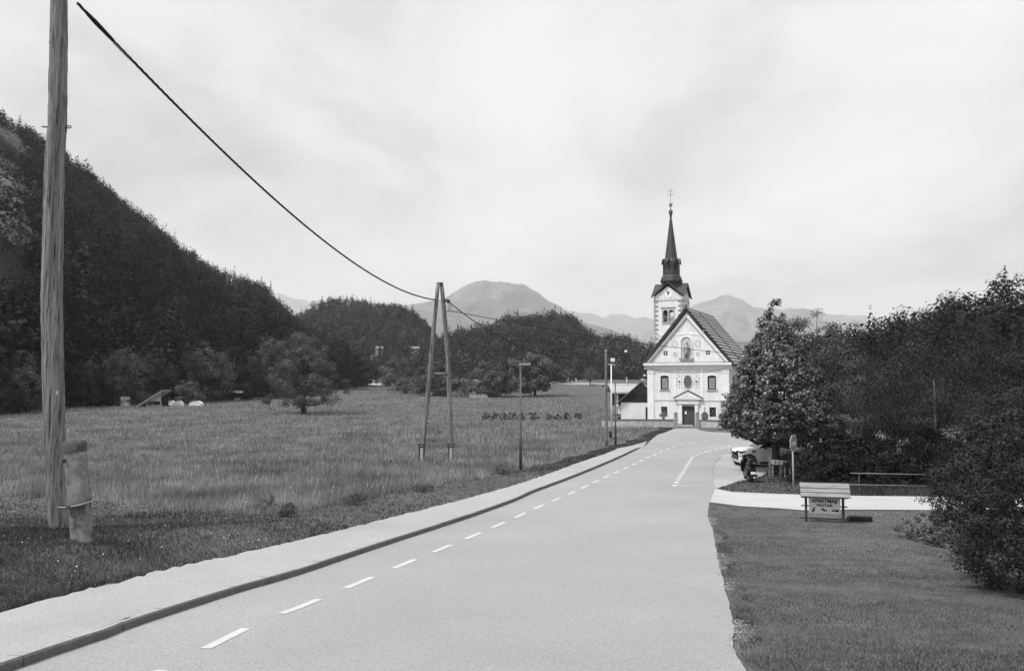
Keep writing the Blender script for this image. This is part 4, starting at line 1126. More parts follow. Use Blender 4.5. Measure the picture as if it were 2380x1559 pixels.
    st = MB(); st.tube([(-0.05, -0.14, 7.62), (-0.03, -0.15, 8.1), (0.0, -0.15, 8.5), (0.0, -0.15, 8.82), (0.0, -0.15, 8.9)], [0.24, 0.20, 0.19, 0.21, 0.08], 10)
    st.lathe([(0.02, -0.14), (0.10, -0.09), (0.125, 0), (0.10, 0.10), (0.02, 0.14)], 10, (0.0, -0.15, 9.05))
    st.tube([(0.17, -0.15, 8.75), (0.34, -0.2, 8.55), (0.22, -0.26, 8.42)], [0.07, 0.06, 0.05], 7)
    st.tube([(-0.17, -0.15, 8.75), (-0.28, -0.2, 8.4), (-0.32, -0.22, 8.1)], [0.07, 0.06, 0.05], 7)
    st.build('statue', m_stone, ni)
    for x, z, r in ((-1.35, 7.85, 0.24), (1.18, 7.85, 0.2)):
        d = MB(); d.ring(ellipse(x, z, r, r, 18), ellipse(x, z, r * .78, r * .78, 18), -0.03, -0.001); ro = d.build('roundel', m_relief, CH)
        d = MB(); d.lathe([(0.09, 0), (0.07, -0.03)], 10, (x, -0.001, z), False, 0, 'y'); d.build('roundel_boss', m_quoin, ro)
    d = MB(); d.prism([(-1.25, 9.95), (0.0, 10.05), (1.1, 9.95), (1.1, 10.05), (0.35, 10.2), (-0.08, 10.65), (-0.5, 10.2), (-1.25, 10.05)], -0.04, -0.001); d.build('painted_pediment', m_plaster2, CH)
    for x in (-1.95, 1.75):
        d = MB(); d.bbox(x - .14, x + .14, -0.02, -0.001, 7.1, 9.6, 0.005); d.build('painted_column', m_plaster2, CH)
    for x in (-1.35, 1.18):
        d = MB(); d.ring(ellipse(x, 9.0, 0.32, 0.4, 16), ellipse(x, 9.0, 0.2, 0.28, 16), -0.015, -0.001); d.build('painted_scroll', m_relief, CH)
    # --- nave roof: tile rows stepped down each slope
    e0, eT = Vector((5.05, 0, 6.72)), Vector((0, 0, 12.95))
    sl = (e0 - eT); n = 17
    rf = MB()
    for s in (-1, 1):
        rf.add([(0, -0.32, 12.85), (s * 4.98, -0.32, 6.68), (s * 4.98, 14.35, 6.68), (0, 14.35, 12.85)], [(0, 1, 2, 3)])
    RO = rf.build('roof', m_tile, CH)
    nrm = Vector((sl.z, 0, -sl.x)).normalized(); nrm = -nrm if nrm.z < 0 else nrm
    for s in (-1, 1):
        for k in range(n):
            a = eT + sl * (k / n); b = eT + sl * ((k + 1.12) / n)
            q = [a + nrm * 0.01, b + nrm * 0.11, b + nrm * 0.0, a - nrm * 0.02]
            d = MB(); d.prism([(s * p.x, p.z) for p in q], -0.30, 14.33, 'xz'); d.build('tile_row', m_tile, RO)
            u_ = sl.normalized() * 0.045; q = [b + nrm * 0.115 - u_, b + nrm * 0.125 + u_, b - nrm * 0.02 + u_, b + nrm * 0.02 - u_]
            d = MB(); d.prism([(s * p.x, p.z) for p in q], -0.295, 14.325, 'xz'); d.build('tile_shadow_strip', m_moss_shadow, RO)  # dark strip stands in for the shadow line below each tile row
        a = eT + nrm * 0.10; b = eT + sl + nrm * 0.12
        d = MB(); d.prism([(s * a.x, a.z), (s * b.x, b.z), (s * b.x - s * .04, b.z - .26), (s * a.x, a.z - .30)], -0.42, -0.302, 'xz'); d.build('verge_board', m_wooddk, RO)
        d = MB(); d.prism([(s * a.x, a.z), (s * b.x, b.z), (s * b.x, b.z - .16), (s * a.x, a.z - .2)], 14.332, 14.42, 'xz'); d.build('verge_board', m_wooddk, RO)
        for y in (5.7,):
            d = MB(); d.prism([((s * (eT + nrm * .10).x), (eT + nrm * .10).z), (s * (e0 + nrm * .12).x, (e0 + nrm * .12).z), (s * (e0 + nrm * .05).x, (e0 + nrm * .05).z), (s * (eT + nrm * .03).x, (eT + nrm * .03).z)], y, y + 0.42, 'xz'); d.build('roof_seam', m_wooddk, RO)
    d = MB(); d.tube([(0, -0.36, 13.0), (0, 14.4, 13.0)], 0.13, 8); d.build('ridge_cap', m_tile, RO)
    d = MB(); d.bbox(-0.13, 0.13, -0.42, -0.14, 13.02, 13.35, 0.02); d.build('ridge_block', m_darkstone, RO)
    for bx in ((-0.028, 0.028, 13.3, 14.6), (-0.24, 0.24, 13.86, 13.91), (-0.34, 0.34, 14.20, 14.25)):
        d = MB(); d.box(bx[0], bx[1], -0.30, -0.25, bx[2], bx[3]); d.build('gable_cross', m_steel, RO)
    for s in (-1, 1):
        d = MB(); d.tube([(s * 5.1, -0.3, 6.72), (s * 5.1, 14.3, 6.70)], 0.09, 8); d.build('gutter', m_steeldk, RO)
    # --- side wing on the right, rear
    d = MB(); d.box(W - 0.1, 9.5, 16.0, 23.0, -0.4, 5.6); d.prism([(16.0, 5.6), (23.0, 5.6), (19.5, 9.9)], 9.0, 9.5, 'yz'); d.build('wing_wall', m_plaster, CH)
    d = MB(); d.add([(-3, 15.6, 5.3), (9.8, 15.6, 5.3), (9.8, 19.5, 10.1), (-3, 19.5, 10.1), (-3, 23.4, 5.3), (9.8, 23.4, 5.3)], [(0, 1, 2, 3), (3, 2, 5, 4)]); wr = d.build('wing_roof', m_tile2, CH)
    for k in range(16):
        z0 = 10.16 - k * 0.3; z1 = z0 - 0.34
        y = lambda z: 19.5 - (10.1 - z) * 3.9 / 4.8
        d = MB(); d.prism([(y(z0), z0), (y(z1) - .06, z1 + .045), (y(z1), z1 - .03), (y(z0), z0 - .04)], -3, 9.8, 'yz'); d.build('tile_row', m_tile2, wr)
    d = MB(); d.box(-3.9, 3.9, 14.002, 26.0, -0.4, 6.2); d.build('chancel_wall', m_plaster, CH)
    d = MB(); d.add([(-4.3, 14.4, 6.1), (4.3, 14.4, 6.1), (0, 14.4, 9.9), (-4.3, 26.4, 6.1), (4.3, 26.4, 6.1), (0, 26.4, 9.9)], [(0, 2, 5, 3), (1, 4, 5, 2), (3, 5, 4), (0, 1, 2)]); d.build('chancel_roof', m_tile, CH)
church()

def tower():
    cx, cy, hw = -6.42, 17.0 + 1.95, 1.95
    z1 = 16.1
    mb = MB()
    Ts = [lambda x, d, z: (cx + x, cy - hw + d, z), lambda x, d, z: (cx + hw - d, cy + x, z), lambda x, d, z: (cx - x, cy + hw - d, z), lambda x, d, z: (cx - hw + d, cy - x, z)]
    holes = [(-0.72, -0.08, 12.72, 14.38, True), (0.10, 0.74, 12.72, 14.38, True)]
    for T in Ts:
        holewall(mb, -hw, hw, -0.4, z1, holes, 0.28, T)
        mb.add([T(-hw, 0, z1), T(hw, 0, z1), T(0, 0, 17.55)], [(0, 1, 2)])
    TW = mb.build('tower', m_plaster, CH)
    for i, T in enumerate(Ts):
        def tb(name, x0, x1, d0, d1, za, zb, mat, b=0.006):
            m = MB(); vs = [T(x, d, z) for z in (za, zb) for d in (d0, d1) for x in (x0, x1)]
            m.add(vs, [(0, 2, 3, 1), (4, 5, 7, 6), (0, 1, 5, 4), (2, 6, 7, 3), (0, 4, 6, 2), (1, 3, 7, 5)])
            return m.build(name, mat, TW)
        tb('cornice_band', -hw, hw, -0.06, -0.001, 15.62, 15.72, m_relief)
        for k in range(9):
            x = -hw + 0.22 + k * (2 * hw - 0.44) / 8
            if i < 2: tb('painted_block', x - .07, x + .07, -0.02, -0.001, 15.80, 15.94, m_quoin)
        tb('string_course', -hw, hw, -0.05, -0.001, 10.95, 11.05, m_plaster2)
        tb('belfry_sill', -0.85, 0.87, -0.12, -0.001, 12.56, 12.70, m_quoin)
        tb('belfry_lintel', -0.98, 1.0, -0.10, -0.001, 14.62, 14.74, m_stone)
        for x0, x1 in ((-0.84, -0.73), (-0.075, 0.095), (0.75, 0.86)):
            tb('belfry_jamb', x0, x1, -0.05, -0.0012, 12.705, 14.5, m_quoin)
        for x0 in (-0.72, 0.10):
            for k in range(4):
                xx = x0 + 0.08 + k * 0.16
                m = MB(); m.tube([T(xx, 0.1, 12.72), T(xx, 0.1, 13.5)], 0.02, 5); m.build('baluster', m_wood2, TW)
            tb('belfry_rail', x0, x0 + 0.64, 0.07, 0.13, 13.5, 13.56, m_wood2)
        # painted quoins: alternate long and short
        if i < 2:
            for s in (-1, 1):
                k = 0; z = 8.5
                while z < 15.55:
                    w = 0.34 if k % 2 else 0.62
                    a, b = (s * hw, s * (hw - w)) if s < 0 else (hw - w, hw)
                    tb('quoin', a, b, -0.015, -0.001, z, z + 0.27, m_quoin2 if k % 2 == 0 else m_quoin)
                    z += 0.31; k += 1
        # clock
        def disc(name, r, d0, d1, mat, cz=16.55, rr=0.0, n=24, parent=TW):
            m = MB(); po = [(r * math.cos(2 * math.pi * q / n), r * math.sin(2 * math.pi * q / n)) for q in range(n)]
            vs = [T(p[0], d0, cz + p[1]) for p in po] + [T(p[0], d1, cz + p[1]) for p in po]
            m.add(vs, [tuple(range(n)), tuple(reversed(range(n, 2 * n)))] + [(q, (q + 1) % n, n + (q + 1) % n, n + q) for q in range(n)])
            return m.build(name, mat, parent)
        if i < 2:
            disc('clock_face', 0.66, -0.03, -0.002, m_plaster2)
            for q in range(12):
                t = math.pi / 6 * q; m = MB()
                c, s_ = math.cos(t), math.sin(t)
                pts = [(0.50, -.022), (0.63, -.022), (0.63, .022), (0.50, .022)]
                vs = [T(a * c - b * s_, dd, 16.55 + a * s_ + b * c) for dd in (-0.04, -0.031) for a, b in pts]
                m.add(vs, [(0, 1, 2, 3), (7, 6, 5, 4), (0, 4, 5, 1), (1, 5, 6, 2), (2, 6, 7, 3), (3, 7, 4, 0)]); m.build('hour_mark', m_darkstone, TW)
            for t, L, w in ((math.radians(112), 0.52, 0.05), (math.radians(52), 0.34, 0.07), (math.radians(292), 0.2, 0.06)):
                c, s_ = math.cos(t), math.sin(t); m = MB()
                pts = [(-.06, -w), (L * .75, -w * 1.3), (L, 0), (L * .75, w * 1.3), (-.06, w)]
                vs = [T(a * c - b * s_, dd, 16.55 + a * s_ + b * c) for dd in (-0.06, -0.042) for a, b in pts]
                m.add(vs, [(0, 1, 2, 3, 4), (9, 8, 7, 6, 5)] + [(k, (k + 1) % 5, 5 + (k + 1) % 5, 5 + k) for k in range(5)]); m.build('clock_hand', m_text, TW)
    # roof with four gables
    mb = MB(); e = hw + 0.32; ap = 17.95; zc = 15.98
    A = [(0, -e), (e, 0), (0, e), (-e, 0)]; Cn = [(-e, -e), (e, -e), (e, e), (-e, e)]
    for up in (0, 0.13):
        for i in range(4):
            a = (cx + A[i][0], cy + A[i][1], ap + up); c0 = (cx + Cn[i][0], cy + Cn[i][1], zc + up); c1 = (cx + Cn[(i + 1) % 4][0], cy + Cn[(i + 1) % 4][1], zc + up)
            ctr = (cx, cy, ap + up)
            m0 = tuple((p + q) / 2 for p, q in zip(a, c0)); 
            mb.add([a, c0, ctr], [(0, 1, 2)]); mb.add([a, ctr, c1], [(0, 1, 2)])
    for i in range(4):
        a = (cx + A[i][0], cy + A[i][1])
        for c in (Cn[i], Cn[(i + 1) % 4]):
            c = (cx + c[0], cy + c[1])
            mb.add([(a[0], a[1], ap), (a[0], a[1], ap + .13), (c[0], c[1], zc + .13), (c[0], c[1], zc)], [(0, 1, 2, 3)])
    SPI = mb.build('spire', m_shingle, CH)
    o8 = math.pi / 8; c = (cx, cy, 0)
    d = MB(); d.lathe([(1.25, 17.2), (1.22, 17.9), (1.28, 18.05), (1.5, 18.28), (1.52, 18.5), (1.42, 18.62), (1.36, 18.95), (1.22, 19.1)], 8, c, False, o8); d.build('spire_base', m_shingle, SPI)
    d = MB(); d.lathe([(1.20, 19.09), (1.16, 19.2), (1.14, 21.1), (0.95, 21.4)], 8, c, False, o8); d.build('lantern', m_shingle, SPI)
    for k in range(8):
        t = 2 * math.pi * k / 8 - math.pi / 2; R = Matrix.Translation((cx, cy, 0)) @ Matrix.Rotation(t + math.pi / 2, 4, 'Z')
        d = MB(); w = 0.50
        V0 = [R @ Vector(p) for p in [(-w, -1.26, 20.62), (0, -1.30, 21.42), (w, -1.26, 20.62), (0, -0.5, 21.55), (-w * .6, -0.8, 20.9), (w * .6, -0.8, 20.9)]]
        V1 = [R @ Vector(p) for p in [(-w, -1.26, 20.52), (0, -1.30, 21.32), (w, -1.26, 20.52)]]
        d.add(V0 + V1, [(0, 1, 3, 4), (1, 2, 5, 3), (0, 6, 7, 1), (1, 7, 8, 2)]); d.build('gablet', m_shingle, SPI)
        d = MB(); vs = [R @ Vector(p) for p in [(-.24, -1.065, 19.5), (.24, -1.065, 19.5), (.24, -1.065, 20.5), (0, -1.065, 20.85), (-.24, -1.065, 20.5)]]
        vs2 = [R @ Vector(p) for p in [(-.24, -1.03, 19.5), (.24, -1.03, 19.5), (.24, -1.03, 20.5), (0, -1.03, 20.85), (-.24, -1.03, 20.5)]]
        d.add(vs + vs2, [(0, 1, 2, 3, 4), (9, 8, 7, 6, 5)] + [(q, (q + 1) % 5, 5 + (q + 1) % 5, 5 + q) for q in range(5)]); d.build('louvre', m_dark, SPI)
    d = MB(); d.lathe([(0.92, 21.2), (0.84, 21.55), (0.66, 23.0), (0.15, 27.0), (0.13, 27.12)], 8, c, False, o8); d.build('spire_needle', m_shingle, SPI)
    d = MB(); d.lathe([(0.10, 27.1), (0.16, 27.3), (0.20, 27.6), (0.31, 27.95), (0.20, 28.15), (0.07, 28.3), (0.06, 28.7)], 14, c); d.build('finial', m_steeldk, SPI)
    d = MB(); d.lathe([(0.03, 28.68), (0.2, 28.76), (0.28, 28.98), (0.2, 29.2), (0.03, 29.28)], 16, c); d.build('finial_ball', m_steel, SPI)
    for x0, x1, za, zb in ((-.03, .03, 29.25, 31.3), (-.36, .36, 30.78, 30.84), (-.48, .48, 30.28, 30.34)):
        d = MB(); d.box(cx + x0, cx + x1, cy - .03, cy + .03, za, zb); d.build('spire_cross', m_steel, SPI)
tower()

# ------------------------------------------------------------------ churchyard wall, gate, graves
def ground_at(x, y, dz=0.0): return Vector((x, y, Hs(x, y) + dz))
def yard_wall(label, x0, y0, x1, y1, top, hook=None):
    L = math.hypot(x1 - x0, y1 - y0); rz = math.atan2(y1 - y0, x1 - x0)
    t = empty('churchyard_wall', (x0, y0, 0), rz, label, 'wall')
    mb = MB(); mb.bbox(0, L, 0, 0.4, -0.5, top - 0.08, 0.02); mb.build('wall_body', m_stone if False else m_plaster_old, t)
    n = int(L / 1.1)
    for k in range(n):
        mb = MB(); mb.bbox(k * L / n + .006, (k + 1) * L / n - .006, -0.06, 0.46, top - 0.078, top, 0.015); mb.build('coping_stone', m_moss_shadow, t)
m_plaster_old = M('stained wall render', 0.45, 0.95, 0.25, 4, 0.3, 20, 0.2, 0.25, 1.0)
yard_wall('low rendered churchyard wall left of the gate', 9.6, 85.4, 17.15, 84.75, 0.84)
yard_wall('low rendered churchyard wall right of the gate', 19.85, 84.7, 26.5, 82.0, 0.80)
for lab, x in (('left stone gate pillar before the church door', 17.35), ('right stone gate pillar before the church door', 19.62)):
    t = empty('gate_pillar', (x, 84.7, 0), 0, lab, 'pillar', 'gate pillars of the churchyard')
    mb = MB(); mb.bbox(-0.17, 0.17, -0.17, 0.17, -0.3, 1.45, 0.02); mb.build('shaft', m_stone, t)
    mb = MB(); mb.lathe([(0.25, 1.45), (0.22, 1.52), (0.0, 1.66)], 4, (0, 0, 0), False, math.pi / 4); mb.build('cap', m_moss_shadow, t)
t = empty('doorstep', (18.5, 86.2, 0), math.radians(-8), 'stone steps between gate pillars and church door', 'steps')
for k in range(2):
    mb = MB(); mb.bbox(-0.95, 0.95, -0.8 + 0.42 * k, -0.8 + 0.42 * (k + 1) - .005, -0.2, 0.10 + 0.10 * k, 0.015); mb.build('step', m_stone, t)
# grass strip before the right wall
def grave_cross():
    t = empty('grave_cross', ground_at(16.35, 86.3), math.radians(-20), 'dark stone grave cross left of the church door', 'grave')
    mb = MB(); mb.bbox(-0.3, 0.3, -0.15, 0.15, -0.2, 0.75, 0.03); mb.build('base', m_darkstone, t)
    mb = MB(); mb.prism([(-.16, .75), (.16, .75), (.13, 1.05), (.40, 1.02), (.44, 1.34), (.15, 1.30), (.18, 1.62), (-.18, 1.62), (-.15, 1.30), (-.44, 1.34), (-.40, 1.02), (-.13, 1.05)], -0.07, 0.07); mb.build('cross', m_darkstone, t)
    t = empty('grave_shrine', ground_at(20.78, 86.2), math.radians(-20), 'dark grave shrine topped by a small cross, right of the church door', 'grave')
    mb = MB(); mb.bbox(-0.27, 0.27, -0.15, 0.15, -0.2, 0.85, 0.02); mb.build('base', m_darkstone, t)
    mb = MB(); mb.prism([(-.33, .85), (.33, .85), (.36, 1.25), (.2, 1.5), (0, 1.62), (-.2, 1.5), (-.36, 1.25)], -0.2, 0.2); mb.build('head', m_darkstone, t)
    mb = MB(); mb.box(-.03, .03, -.03, .03, 1.6, 2.1); mb.build('cross_upright', m_darkstone, t)
    mb = MB(); mb.box(-.12, .12, -.025, .025, 1.88, 1.94); mb.build('cross_arm', m_darkstone, t)
    t = empty('stone_pillar', ground_at(22.7, 85.6), math.radians(-20), 'banded grey stone pillar at the right corner of the church front', 'pillar')
    for k in range(9):
        w = 0.27 if k % 2 else 0.31
        mb = MB(); mb.bbox(-w, w, -w, w, 0.30 * k - 0.2 * (k == 0), 0.30 * (k + 1) - .008, 0.02); mb.build('stone_block', m_quoin, t)
    mb = MB(); mb.bbox(-.4, .4, -.4, .4, 2.70, 2.82, 0.02); mb.build('cap', m_stone, t)
    t = empty('plank_trough', ground_at(22.6, 81.9), math.radians(-12), 'upright grey plank enclosure before the right churchyard wall', 'enclosure')
    for k in range(9):
        mb = MB(); mb.bbox(-0.85 + k * .19, -0.85 + k * .19 + .175, -0.3, -0.26, -0.1, 0.92 - 0.03 * (k % 3), 0.01); mb.build('plank', m_wood2, t)
    mb = MB(); mb.bbox(-0.98, 0.98, -0.4, 0.4, 0.95, 1.02, 0.02); mb.build('top_slab', m_quoin, t)
    mb = MB(); mb.bbox(-0.83, 0.85, -0.25, 0.35, -0.2, 0.945, 0.02); mb.build('body', m_stone, t)
grave_cross()

# ------------------------------------------------------------------ outbuildings near the church
def annex():
    t = empty('annex', (12.35, 93.6, 0), math.radians(-10.5), 'small white outbuilding with dark wooden gable beside the church', 'outbuilding')
    mb = MB(); holewall(mb, 0.4, 5.3, -0.3, 2.4, [(3.25, 4.05, -0.2, 1.85, 0)], 0.2, lambda x, d, z: (x, d, z))
    mb.box(0.4, 0.7, 0.202, 8, -0.3, 2.4); mb.box(5.0, 5.3, 0.202, 8, -0.3, 2.4); mb.box(0.7, 5.0, 7.7, 8, -0.3, 2.4)
    mb.build('wall', m_plaster, t)
    mb = MB(); mb.box(3.2, 4.1, 0.12, 0.16, -0.3, 1.9); mb.build('door', m_dark, t)
    for k in range(22):
        x0 = 0.1 + k * 0.25; x1 = x0 + 0.242
        zt = lambda x: 2.42 + (2.62 - abs(x - 2.85)) * 0.86
        if zt(x0) < 2.45 and zt(x1) < 2.45: continue
        mb = MB(); mb.prism([(x0, 2.402), (x1, 2.402), (x1, max(2.41, zt(x1))), (x0, max(2.41, zt(x0)))], -0.03, 0.03); mb.build('gable_board', m_dark, t)
    for s in (-1, 1):
        mb = MB(); mb.prism([(2.85, 4.78), (2.85 + s * 3.0, 2.15), (2.85 + s * 3.0, 2.28), (2.85, 4.92)], -0.35, 8.2); mb.build('roof_slope', m_moss_shadow, t)
annex()
def barn():
    p = at(S(1500), S(960), 128); z = Hs(p.x, 128)
    t = empty('hay_barn', (p.x, 128, z), 0, 'open barn with tiled roof and pale posts behind the outbuilding', 'barn')
    mb = MB(); mb.prism([(-2.2, 2.95), (2.4, 4.0), (6.5, 2.9), (6.5, 3.05), (2.4, 4.18), (-2.2, 3.1)], 0, 0.0 + 9.0, 'xz') if False else mb.add([(-0.6, -1, 3.0), (7.2, -1, 3.0), (7.2, 2.2, 4.1), (-0.6, 2.2, 4.1), (-0.6, 5.4, 3.0), (7.2, 5.4, 3.0), (-0.6, -1, 2.85), (7.2, -1, 2.85)], [(0, 1, 2, 3), (3, 2, 5, 4), (6, 7, 1, 0)]); mb.build('roof', m_tile, t)
    for k in range(6):
        mb = MB(); y0 = -1 + k * .54; z0 = 3.0 + k * .185
        mb.prism([(y0, z0 + .03), (y0 + .56, z0 + .205), (y0 + .56, z0 + .235), (y0, z0 + .09)], -.62, 7.22, 'yz'); mb.build('tile_row', m_tile, t)
    for x in (0.4, 3.6, 6.6):
        mb = MB(); mb.bbox(x - .12, x + .12, -0.6, -0.36, -.3, 2.9, .02); mb.build('post', m_plaster, t)
    mb = MB(); mb.box(0.2, 6.9, 4.6, 4.8, -.3, 3.1); mb.build('back_wall', m_wooddk, t)
    mb = MB(); mb.bbox(-.5, 0.9, -0.9, -0.3, -.3, 0.9, .05); mb.build('stone_base', m_stone, t)
    p = at(S(1523), S(1010), 95)
    t = empty('trailer', (p.x, 95, Hs(p.x, 95)), math.radians(4), 'white-sided farm trailer parked behind the left churchyard wall', 'trailer')
    for x0, x1 in ((-.95, .62), (.66, .92)):
        mb = MB(); mb.bbox(x0, x1, -0.03, 0.02, 1.05, 1.78, .01); mb.build('side_panel', m_white, t)
    mb = MB(); mb.bbox(-1.0, 1.0, 0.02, 1.5, 0.92, 1.03, .01); mb.build('bed', m_steeldk, t)
    for x in (-.82, .64): 
        mb = MB(); mb.bbox(x - .04, x + .04, -.06, -.032, 0.9, 1.8, .005); mb.build('stake', m_steeldk, t)
    for x in (-.45, .4):
        mb = MB(); mb.lathe([(0.12, 0), (0.32, 0.0), (0.36, .05), (0.36, .17), (0.32, .22), (0.12, .22)], 16, (x, 0.1, 0.36), True, 0, 'y'); mb.build('wheel', m_rubber, t)
    mb = MB(); mb.tube([(-1, .7, .9), (-1.9, .7, .5)], .05, 6); mb.build('drawbar', m_steeldk, t)
barn()
shrub('dark round shrub against the white outbuilding wall', S(1553), S(1024), 1.55, 1.25, 140, 2600, 0.05, lf_field, rc=0.2)

# ------------------------------------------------------------------ poles, lamps, cables
def along(mb_pts, Y):
    return [at(u, v, Y) for u, v in mb_pts]
POLE = G(140, 1228); PY = POLE.y
def near_pole():
    t = empty('utility_pole', POLE, 0, 'weathered crooked wooden utility pole in the left foreground', 'utility pole')
    k = F / PY
    L = [(137, -420, 32), (138, -200, 34), (137, 0, 37), (137, 60, 37.5), (136.5, 120, 39), (134.5, 180, 39.5), (134, 240, 40), (133.5, 290, 40.5), (130.5, 325, 41), (127, 370, 42), (126, 430, 43.5), (123.5, 520, 44), (122, 600, 44.5), (120.5, 690, 46), (121, 760, 46), (122.5, 840, 46), (124.5, 920, 46), (127, 1000, 45.5), (131, 1090, 45), (136, 1200, 44), (140, 1245, 44)]
    rng = random.Random(9)
    pts = []; rad = []
    for i in range(len(L) - 1):
        for f in (0, .25, .5, .75):
            u, v, w = [L[i][j] * (1 - f) + L[i + 1][j] * f for j in range(3)]
            p = at(u, v, PY) - POLE; p.y += rng.uniform(-.006, .006); p.x += rng.uniform(-.004, .004)
            pts.append(p); rad.append(w / k / 2 * rng.uniform(0.985, 1.015))
    pts.append(at(140, 1262, PY) - POLE); rad.append(rad[-1])
    pts.reverse(); rad.reverse()
    mb = MB(); mb.tube(pts, rad, 28, True, True, 0.018, rng); mb.build('shaft', m_wood, t)
    r0 = 0.17
    for zf, off, dx in ((296, 0, 0),):
        c = at(134, 296, PY) - POLE
        mb = MB(); mb.tube([c + Vector((-0.37, -.02, .005)), c + Vector((0.24, -.02, 0))], 0.018, 6); pin = mb.build('iron_pin', m_steeldk, t)
        mb = MB(); q = c + Vector((0.285, -.02, 0)); mb.tube([q + Vector((0.055 * math.cos(a), 0, 0.028 * math.sin(a))) for a in np.linspace(0, 2 * math.pi, 14)], 0.014, 6, False); mb.build('pin_eye', m_steeldk, pin)
    c = at(141, 912, PY) - POLE
    mb = MB(); mb.bbox(c.x - .045, c.x + .045, -0.175, -0.165, c.z - .045, c.z + .045, .003); mb.build('tag_plate', m_quoin, t)
    # a few knots and checks in the wood
    for u, v, s in ((122, 452, .035), (130, 540, .03), (126, 105, .03), (128, 610, .022), (116, 470, .02), (136, 740, .03)):
        c = at(u, v, PY) - POLE
        mb = MB(); mb.lathe([(s * 1.3, 0.0), (s, -.018), (s * .3, -.01), (0.0, -.004)], 9, (c.x, -0.155, c.z), True, 0, 'y'); mb.build('knot', m_wooddk, t)
near_pole()
def stub():
    b = G(194, 1256); k = F / b.y
    t = empty('concrete_stub', b, 0, 'leaning mossy concrete stub strapped to the foreground pole', 'post')
    rng = random.Random(2)
    top = at(174, 1030, b.y) - b; tp = Vector((top.x, top.y, top.z))
    n = 20; vs = []; rows = 14
    prof = []
    for i in range(rows + 1):
        f = i / rows; c = Vector((0, 0, -0.2)).lerp(tp, f)
        w = 0.185 - 0.008 * f
        for q in range(n):
            a = 2 * math.pi * q / n
            ca, sa = math.cos(a), math.sin(a)
            e = 0.45
            x = math.copysign(abs(ca) ** e, ca) * w; y = math.copysign(abs(sa) ** e, sa) * w * 0.9
            vs.append((c.x + x + rng.uniform(-.003, .003), c.y + y + rng.uniform(-.003, .003), c.z))
    mb = MB(); mb.add(vs, [(i * n + q, i * n + (q + 1) % n, (i + 1) * n + (q + 1) % n, (i + 1) * n + q) for i in range(rows) for q in range(n)], True)
    mb.build('body', m_conc, t)
    vs = []
    for (dz, s) in ((-0.16, 1.10), (-0.02, 1.12), (0.035, 1.02), (0.065, 0.8), (0.08, 0.3)):
        for q in range(n):
            a = 2 * math.pi * q / n; ca, sa = math.cos(a), math.sin(a)
            x = math.copysign(abs(ca) ** .55, ca) * .18 * s; y = math.copysign(abs(sa) ** .55, sa) * .165 * s
            vs.append((tp.x + x, tp.y + y, tp.z + dz + rng.uniform(-.008, .008)))
    mb = MB(); mb.add(vs, [(i * n + q, i * n + (q + 1) % n, (i + 1) * n + (q + 1) % n, (i + 1) * n + q) for i in range(4) for q in range(n)] + [tuple(4 * n + q for q in range(n))], True)
    mb.build('moss_cap', m_concmoss, t)
    # groove down the face
    # strap round both
    z = (at(180, 1172, b.y) - b).z; cx = tp.x * z / tp.z
    pts = [at(112, 1180, PY) - b, at(118, 1180, PY - .14) - b, at(135, 1179, PY - .19) - b, at(163, 1178, b.y - .17) - b, at(185, 1173, b.y - .185) - b, at(214, 1164, b.y - .15) - b, at(218, 1160, b.y + .05) - b, at(200, 1160, b.y + .19) - b, at(150, 1172, PY + .18) - b, at(118, 1176, PY + .12) - b]
    mb = MB(); mb.tube(pts + [pts[0]], 0.014, 6); st = mb.build('strap', m_steel, t)
    mb = MB(); mb.lathe([(0.045, -.03), (0.05, 0), (0.03, .025)], 8, (cx - .13, -.19, z - .03), True, 0, 'y'); mb.build('strap_bolt', m_steeldk, st)
    mb = MB(); mb.lathe([(0.045, 0), (0.05, -.015), (0.028, -.02), (0.022, 0)], 12, (tp.x - .1, tp.y - .175, tp.z - .33), True, 0, 'y'); mb.build('eye_hole', m_concmoss, t)
stub()

